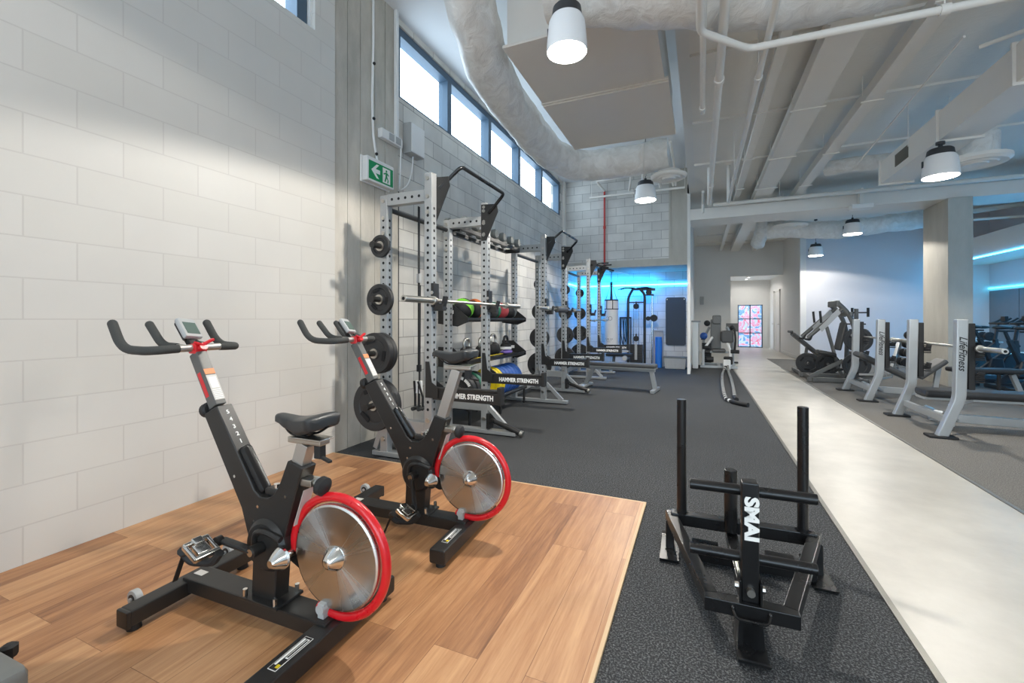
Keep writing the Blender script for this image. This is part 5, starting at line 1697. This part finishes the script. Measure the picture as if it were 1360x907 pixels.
# ---- plate-loaded machines
t = thing('plate_loaded_press', 'graphite plate-loaded press machine with long lever arms beside the path', 'exercise machine', (2.26, 10.3, 0))
t.scale = (.66, 1, 1)
b = MB(); b.bar((-.55, -.3, .05), (.9, -.3, .05), .08, .08, bev=.008); b.bar((-.55, .45, .05), (.9, .45, .05), .08, .08, bev=.008); b.bar((-.4, -.4, .05), (-.4, .55, .05), .08, .08, bev=.008); b.bar((.8, -.4, .05), (.8, .55, .05), .08, .08, bev=.008); b.bar((-.5, -.3, .09), (.3, -.3, .42), .07, .07, bev=.006); b.build('base_frame', 'machine', t)
for y in (-.2, .35):
    tb([(.62, y, .06), (.66, y, .9), (.52, y, 1.28), (.2, y, 1.52)], .055, 'machine', t, 'upright', 12, .25)
    tb([(.34, y, 1.40), (-.1, y - .02, 1.12), (-.52, y - .04, .84)], .045, 'machine', t, 'lever_arm', 12, .1)
    b = MB(); b.bar((.24, y - .06, 1.36), (-.22, y - .08, 1.0), .012, .11, bev=.003, up=(0, 0, 1)); b.build('arm_plate', 'lightgreypl', t)
    b = MB(); b.tube(fillet([(-.4, y - .04, .92), (-.47, y - .1, .80), (-.62, y - .12, .82)], .05), .02, 10); b.build('hand_grip', 'rubber_black', t); b = MB(); b.cyl((-.2, y + .02, 1.36), (-.17, y + .02, 1.13), .03, n=14); b.build('hand_grip', 'rubber_black', t)
b = MB(); b.bar((.5, -.3, 1.30), (.5, .45, 1.30), .07, .08, bev=.006); b.bar((.22, -.25, 1.5), (.22, .4, 1.5), .09, .12, bev=.02); b.bar((.05, .08, 1.05), (.3, .08, .35), .07, .08, bev=.006, up=(0, 1, 0)); b.bar((.3, .08, .3), (.45, .08, .06), .07, .07, bev=.006, up=(0, 1, 0)); b.build('pivot_frame', 'machine', t)
b = MB(); b.bar((.30, .05, .60), (.46, .05, 1.14), .34, .09, bev=.035, up=(1, 0, -.3)); b.build('back_pad', 'greyvinyl', t)
b = MB(); b.bar((-.2, .05, .56), (.24, .05, .50), .32, .09, bev=.035); b.build('seat_pad', 'vinyl', t)
b = MB(); b.cyl((.1, -.3, .24), (.5, -.3, .28), .024, n=14); b.cyl((.58, -.45, .35), (.58, .6, .35), .018, n=14); b.cyl((.62, -.45, .82), (.62, .6, .82), .018, n=14); b.build('plate_horn', 'rubber_black', t)
mp = None
def mplate(label, loc, r, rz=0., th=.05):
    global mp
    if mp is None:
        mp = thing('machine_plate', label, 'weight plate', loc, rz, 'weight plates by the lever machine')
        b = MB(); b.lathe([(.026, -.025), (.06, -.025), (.065, -.018), (.15, -.018), (.16, -.025), (.215, -.025), (.22, -.018), (.22, .018), (.215, .025), (.026, .025), (.026, -.025)], axis=(0, 1, 0), n=44); b.build('plate_body', 'plate', mp)
        for k in range(3):
            b = MB()
            a = .4 + 2 * PI * k / 3
            b.box((math.cos(a) * .135, -.0215, math.sin(a) * .135), (.1, .006, .035), 0, .004, Matrix.Rotation(-a + PI / 2, 4, 'Y'))
            b.build('grip_slot', 'hole', mp)
        return mp
    return dup(mp, loc, rz, label)
t = thing('leg_machine', 'low graphite machine with a long sloping pad at the path end', 'exercise machine', (2.28, 11.6, 0))
t.scale = (.72, 1, .93)
b = MB(); b.bar((-.45, -.5, .05), (.7, -.5, .05), .08, .07, bev=.008); b.bar((-.45, .3, .05), (.7, .3, .05), .08, .07, bev=.008); b.bar((-.4, -.55, .05), (-.4, .35, .05), .08, .07, bev=.008); b.bar((.5, -.55, .05), (.5, .35, .05), .08, .07, bev=.008); b.build('base_frame', 'machine', t)
b = MB(); b.bar((-.52, .0, .95), (.32, .0, .34), .34, .09, bev=.03, up=(1, 0, 1)); b.bar((-.56, -.15, .99), (-.56, .15, .99), .1, .06, bev=.02); b.build('sloping_pad', 'greyvinyl', t)
b = MB(); b.bar((-.2, 0, .1), (-.12, 0, .62), .07, .08, bev=.006, up=(0, 1, 0)); b.bar((.3, 0, .1), (.25, 0, .38), .07, .08, bev=.006, up=(0, 1, 0)); b.cyl((-.25, -.62, .29), (-.25, .3, .29), .018, n=14); b.cyl((.22, -.72, .29), (.22, .3, .29), .018, n=14); b.bar((-.25, -.2, .06), (-.25, -.2, .3), .06, .06, bev=.005, up=(0, 1, 0)); b.bar((.22, -.2, .06), (.22, -.2, .3), .06, .06, bev=.005, up=(0, 1, 0)); b.build('support_post', 'machine', t)
mplate('black weight plate farther along the leg machine', (2.10, 11.02, .27), .22)
mplate('black weight plate facing the path on the leg machine', (2.438, 10.96, .27), .22)
mplate('lower black weight plate stored on the lever press', (2.643, 9.90, .35), .22)
mplate('upper black weight plate stored on the lever press', (2.669, 9.90, .82), .22)

t = thing('pulldown_machine', 'tall dark machine rising behind the farther bench press', 'exercise machine', (3.0, 11.25, 0))
b = MB(); b.bar((0, 0, .04), (0, 0, 1.42), .06, .08, bev=.006, up=(0, 1, 0)); b.bar((-.15, 0, .05), (.35, 0, .05), .08, .08, bev=.008); b.bar((0, -.25, .05), (0, .35, .05), .08, .08, bev=.008); b.build('mast', 'machine', t)
b = MB(); b.cyl((-.2, 0, 1.34), (.2, 0, 1.34), .014, n=12); b.cyl((-.16, 0, 1.1), (.16, 0, 1.1), .014, n=12); b.cyl((-.12, 0, .98), (.12, 0, .98), .014, n=12)
for x in (-.2, -.07, .2):
    b.cyl((x, 0, 1.25), (x, 0, 1.44), .024, n=14, bev=.004)
b.build('grip_bar', 'rubber_black', t)
b = MB(); b.lohi((-.15, -.2, .45), (.15, .12, .53), 0, .025); b.ball((.1, -.08, .85), (.13, .1, .16), 18); b.build('pad', 'greyvinyl', t)

# ---- dumbbell rack
t = thing('dumbbell_rack', 'sloping silver dumbbell rack in front of the pale end wall', 'dumbbell rack', (4.75, 12.0, 0))
t.scale = (1, 1, .72)
for s in (-1, 1):
    b = MB(); b.bar((s * .75 - .28, -.25, .05), (s * .75, .1, 1.05), .06, .07, bev=.006); b.bar((s * .75 - .3, -.3, .04), (s * .75 + .05, .35, .04), .07, .06, bev=.006); b.bar((s * .75, .1, .95), (s * .75, .3, .05), .05, .06, bev=.006); b.build('end_frame', 'silver', t)
b = MB()
for k in range(4):
    f = .14 + k * .27
    for dy in (-.05, .09):
        b.bar((-.92 + .28 * f, -.25 + .35 * f + dy, .12 + 1.0 * f * .95), (.6 + .28 * f, -.25 + .35 * f + dy, .12 + 1.0 * f * .95), .04, .03, bev=.004)
b.build('shelf_rail', 'silver', t)
dh = None
tiers = ['lowest', 'second', 'third', 'top']
posn = ['leftmost', 'second', 'third', 'fourth', 'fifth']
for k in range(4):
    f = .14 + k * .27
    for i in range(5):
        loc = (4.75 - .82 + .28 * f + i * .30, 12.0 - .25 + .35 * f + .02, (.12 + .95 * f) * .72 + .115)
        lb = '%s dumbbell on the %s tier of the silver rack' % (posn[i], tiers[k])
        if dh is None:
            dh = thing('dumbbell', lb, 'dumbbell', loc, 0, 'dumbbells on the silver rack')
            b = MB(); b.cyl((0, -.09, 0), (0, .09, 0), .016, n=12); b.build('handle', 'chrome', dh)
            for s in (-1, 1):
                b = MB(); b.lathe([(0, 0), (.06, 0), (.088, .012), (.09, .055), (.082, .068), (.03, .07), (.028, .062), (0, .062)], (0, s * .075, 0), (0, s, 0), 26); b.build('head', 'rubber_black', dh)
        else:
            dup(dh, loc, 0, lb)

# ---- dark bikes in the blue corner
def studio_bike(label, loc, rz, lift=0.):
    t = thing('studio_bike', label, 'exercise bike', loc, rz, 'dark exercise bikes in the blue corner')
    b = MB(); b.bar((-.4, -.24, .05), (-.4, .24, .05), .07, .07, bev=.01); b.bar((.42, -.24, .05), (.42, .24, .05), .07, .07, bev=.01); b.bar((-.4, 0, .08), (.42, 0, .08), .08, .07, bev=.008); b.build('base_frame', 'bikeblue', t)
    b = MB(); b.cyl((-.3, -.03, .36), (-.3, .03, .36), .24, n=40, bev=.012); b.build('flywheel', 'bikeblue', t)
    b = MB(); b.bar((.42, 0, .1), (-.28, 0, .75), .06, .09, bev=.008); b.bar((-.3, 0, .36), (-.24, 0, .82), .06, .07, bev=.008, up=(0, 1, 0)); b.bar((.05, 0, .3), (.26, 0, .85), .06, .07, bev=.008, up=(0, 1, 0)); b.prism([(-.1, .2), (.2, .2), (.12, .5), (-.05, .5)], (1, 0, 0), (0, 0, 1), (0, 1, 0), -.06, .06, bev=.02); b.build('main_frame', 'bikeblue', t)
    b = MB(); b.bar((.26, 0, .84), (.32, 0, 1.0), .035, .045, bev=.004, up=(0, 1, 0)); b.bar((.2, 0, 1.0), (.42, 0, 1.0), .03, .03, bev=.004); b.build('seat_post', 'bikeblue', t)
    b = MB(); b.ball((.36, 0, 1.06), (.13, .09, .035), 18); b.ball((.22, 0, 1.055), (.12, .03, .028), 14); b.build('saddle', 'saddle', t)
    b = MB(); b.bar((-.24, 0, .8), (-.28, 0, 1.1), .035, .045, bev=.004, up=(0, 1, 0)); b.build('handlebar_post', 'bikeblue', t)
    b = MB()
    for s in (-1, 1):
        b.tube(fillet([(-.28, 0, 1.12), (-.28, s * .2, 1.12), (-.42, s * .23, 1.14), (-.52, s * .21, 1.22)], .06), .02, 10); b.tube(fillet([(-.3, s * .06, 1.12), (-.45, s * .07, 1.15), (-.55, s * .07, 1.22)], .05), .018, 10)
    b.lohi((-.42, -.05, 1.16), (-.36, .05, 1.26), 0, .01)
    b.build('handlebar', 'rubber_black', t)
    b = MB()
    for s in (-1, 1):
        b.bar((.07, s * .08, .34), (.07 + s * .12, s * .09, .34 - s * .1), .02, .03, bev=.005); b.lohi((.02 + s * .12, s * .1 - .02 if s < 0 else .1, .33 - s * .1), (.12 + s * .12, s * .1 + .02 if s < 0 else .18, .36 - s * .1), 0, .006)
    b.build('crank', 'bikeblue', t)
    return t
sb = studio_bike('dark exercise bike nearest the column in the blue corner', (4.95, 10.75, 0), math.radians(186))
dup(sb, (5.05, 10.15, 0), math.radians(190), 'dark exercise bike second from the column in the blue corner')
dup(sb, (5.05, 9.55, 0), math.radians(186), 'dark exercise bike at the right edge, nearest in the blue corner')
dup(sb, (5.0, 11.4, 0), math.radians(192), 'dark exercise bike at the back of the blue corner')

# ---- blue light strips on the right
b = MB(); b.lohi((6.765, 5., 1.97), (6.784, 15.08, 2.0))
o = b.build('led_strip', 'led_cy'); tag(o, 'cyan light strip along the right wall panels', 'light strip')
b = MB(); b.lohi((5.702, 5., 2.575), (5.74, 15.08, 2.598))
o = b.build('led_strip', 'led'); tag(o, 'blue light strip under the right-hand bulkhead', 'light strip')
b = MB(); b.lohi((6.74, 8., .30), (6.784, 15.0, .33))
o = b.build('led_strip', 'led_cy'); tag(o, 'blue light strip low on the wall behind the dark bikes', 'light strip')
light('led_glow', 'AREA', (6.74, 10.5, 2.0), 22, (.08, .45, 1), rot=(0, PI / 2, 0), shape='RECTANGLE', size=.03, size_y=8.)
light('led_glow', 'AREA', (5.72, 10.5, 2.57), 16, (.08, .45, 1), rot=(0, 0, 0), shape='RECTANGLE', size=.04, size_y=8.)
light('led_glow', 'AREA', (6.7, 11.5, .34), 40, (.05, .4, 1), rot=(0, PI / 2, 0), shape='RECTANGLE', size=.04, size_y=6.)

# ---- hall downlights
for i, (x, y) in enumerate(((1.75, 18.6), (1.75, 19.4), (1.75, 20.3))):
    t = thing('downlight', ['nearest', 'middle', 'farthest'][i] + ' round downlight in the hall ceiling', 'downlight', (x, y, 2.85), 0, 'hall downlights')
    b = MB(); b.lathe([(.05, 0), (.075, 0), (.075, -.008), (.05, -.01), (.05, 0)], n=24); b.build('trim_ring', 'whitepl', t)
    b = MB(); b.cyl((0, 0, -.004), (0, 0, -.001), .05, n=24); b.build('lens', 'down', t)
    light('downlight_glow', 'SPOT', (0, 0, -.02), 22, (1, .97, .93), parent=t, spot_size=math.radians(160), spot_blend=.3, shadow_soft_size=.05)
light('mural_daylight', 'AREA', (2.0, 22.2, 3.0), 60, (.95, .97, 1), rot=(math.radians(60), 0, 0), shape='RECTANGLE', size=3, size_y=1)
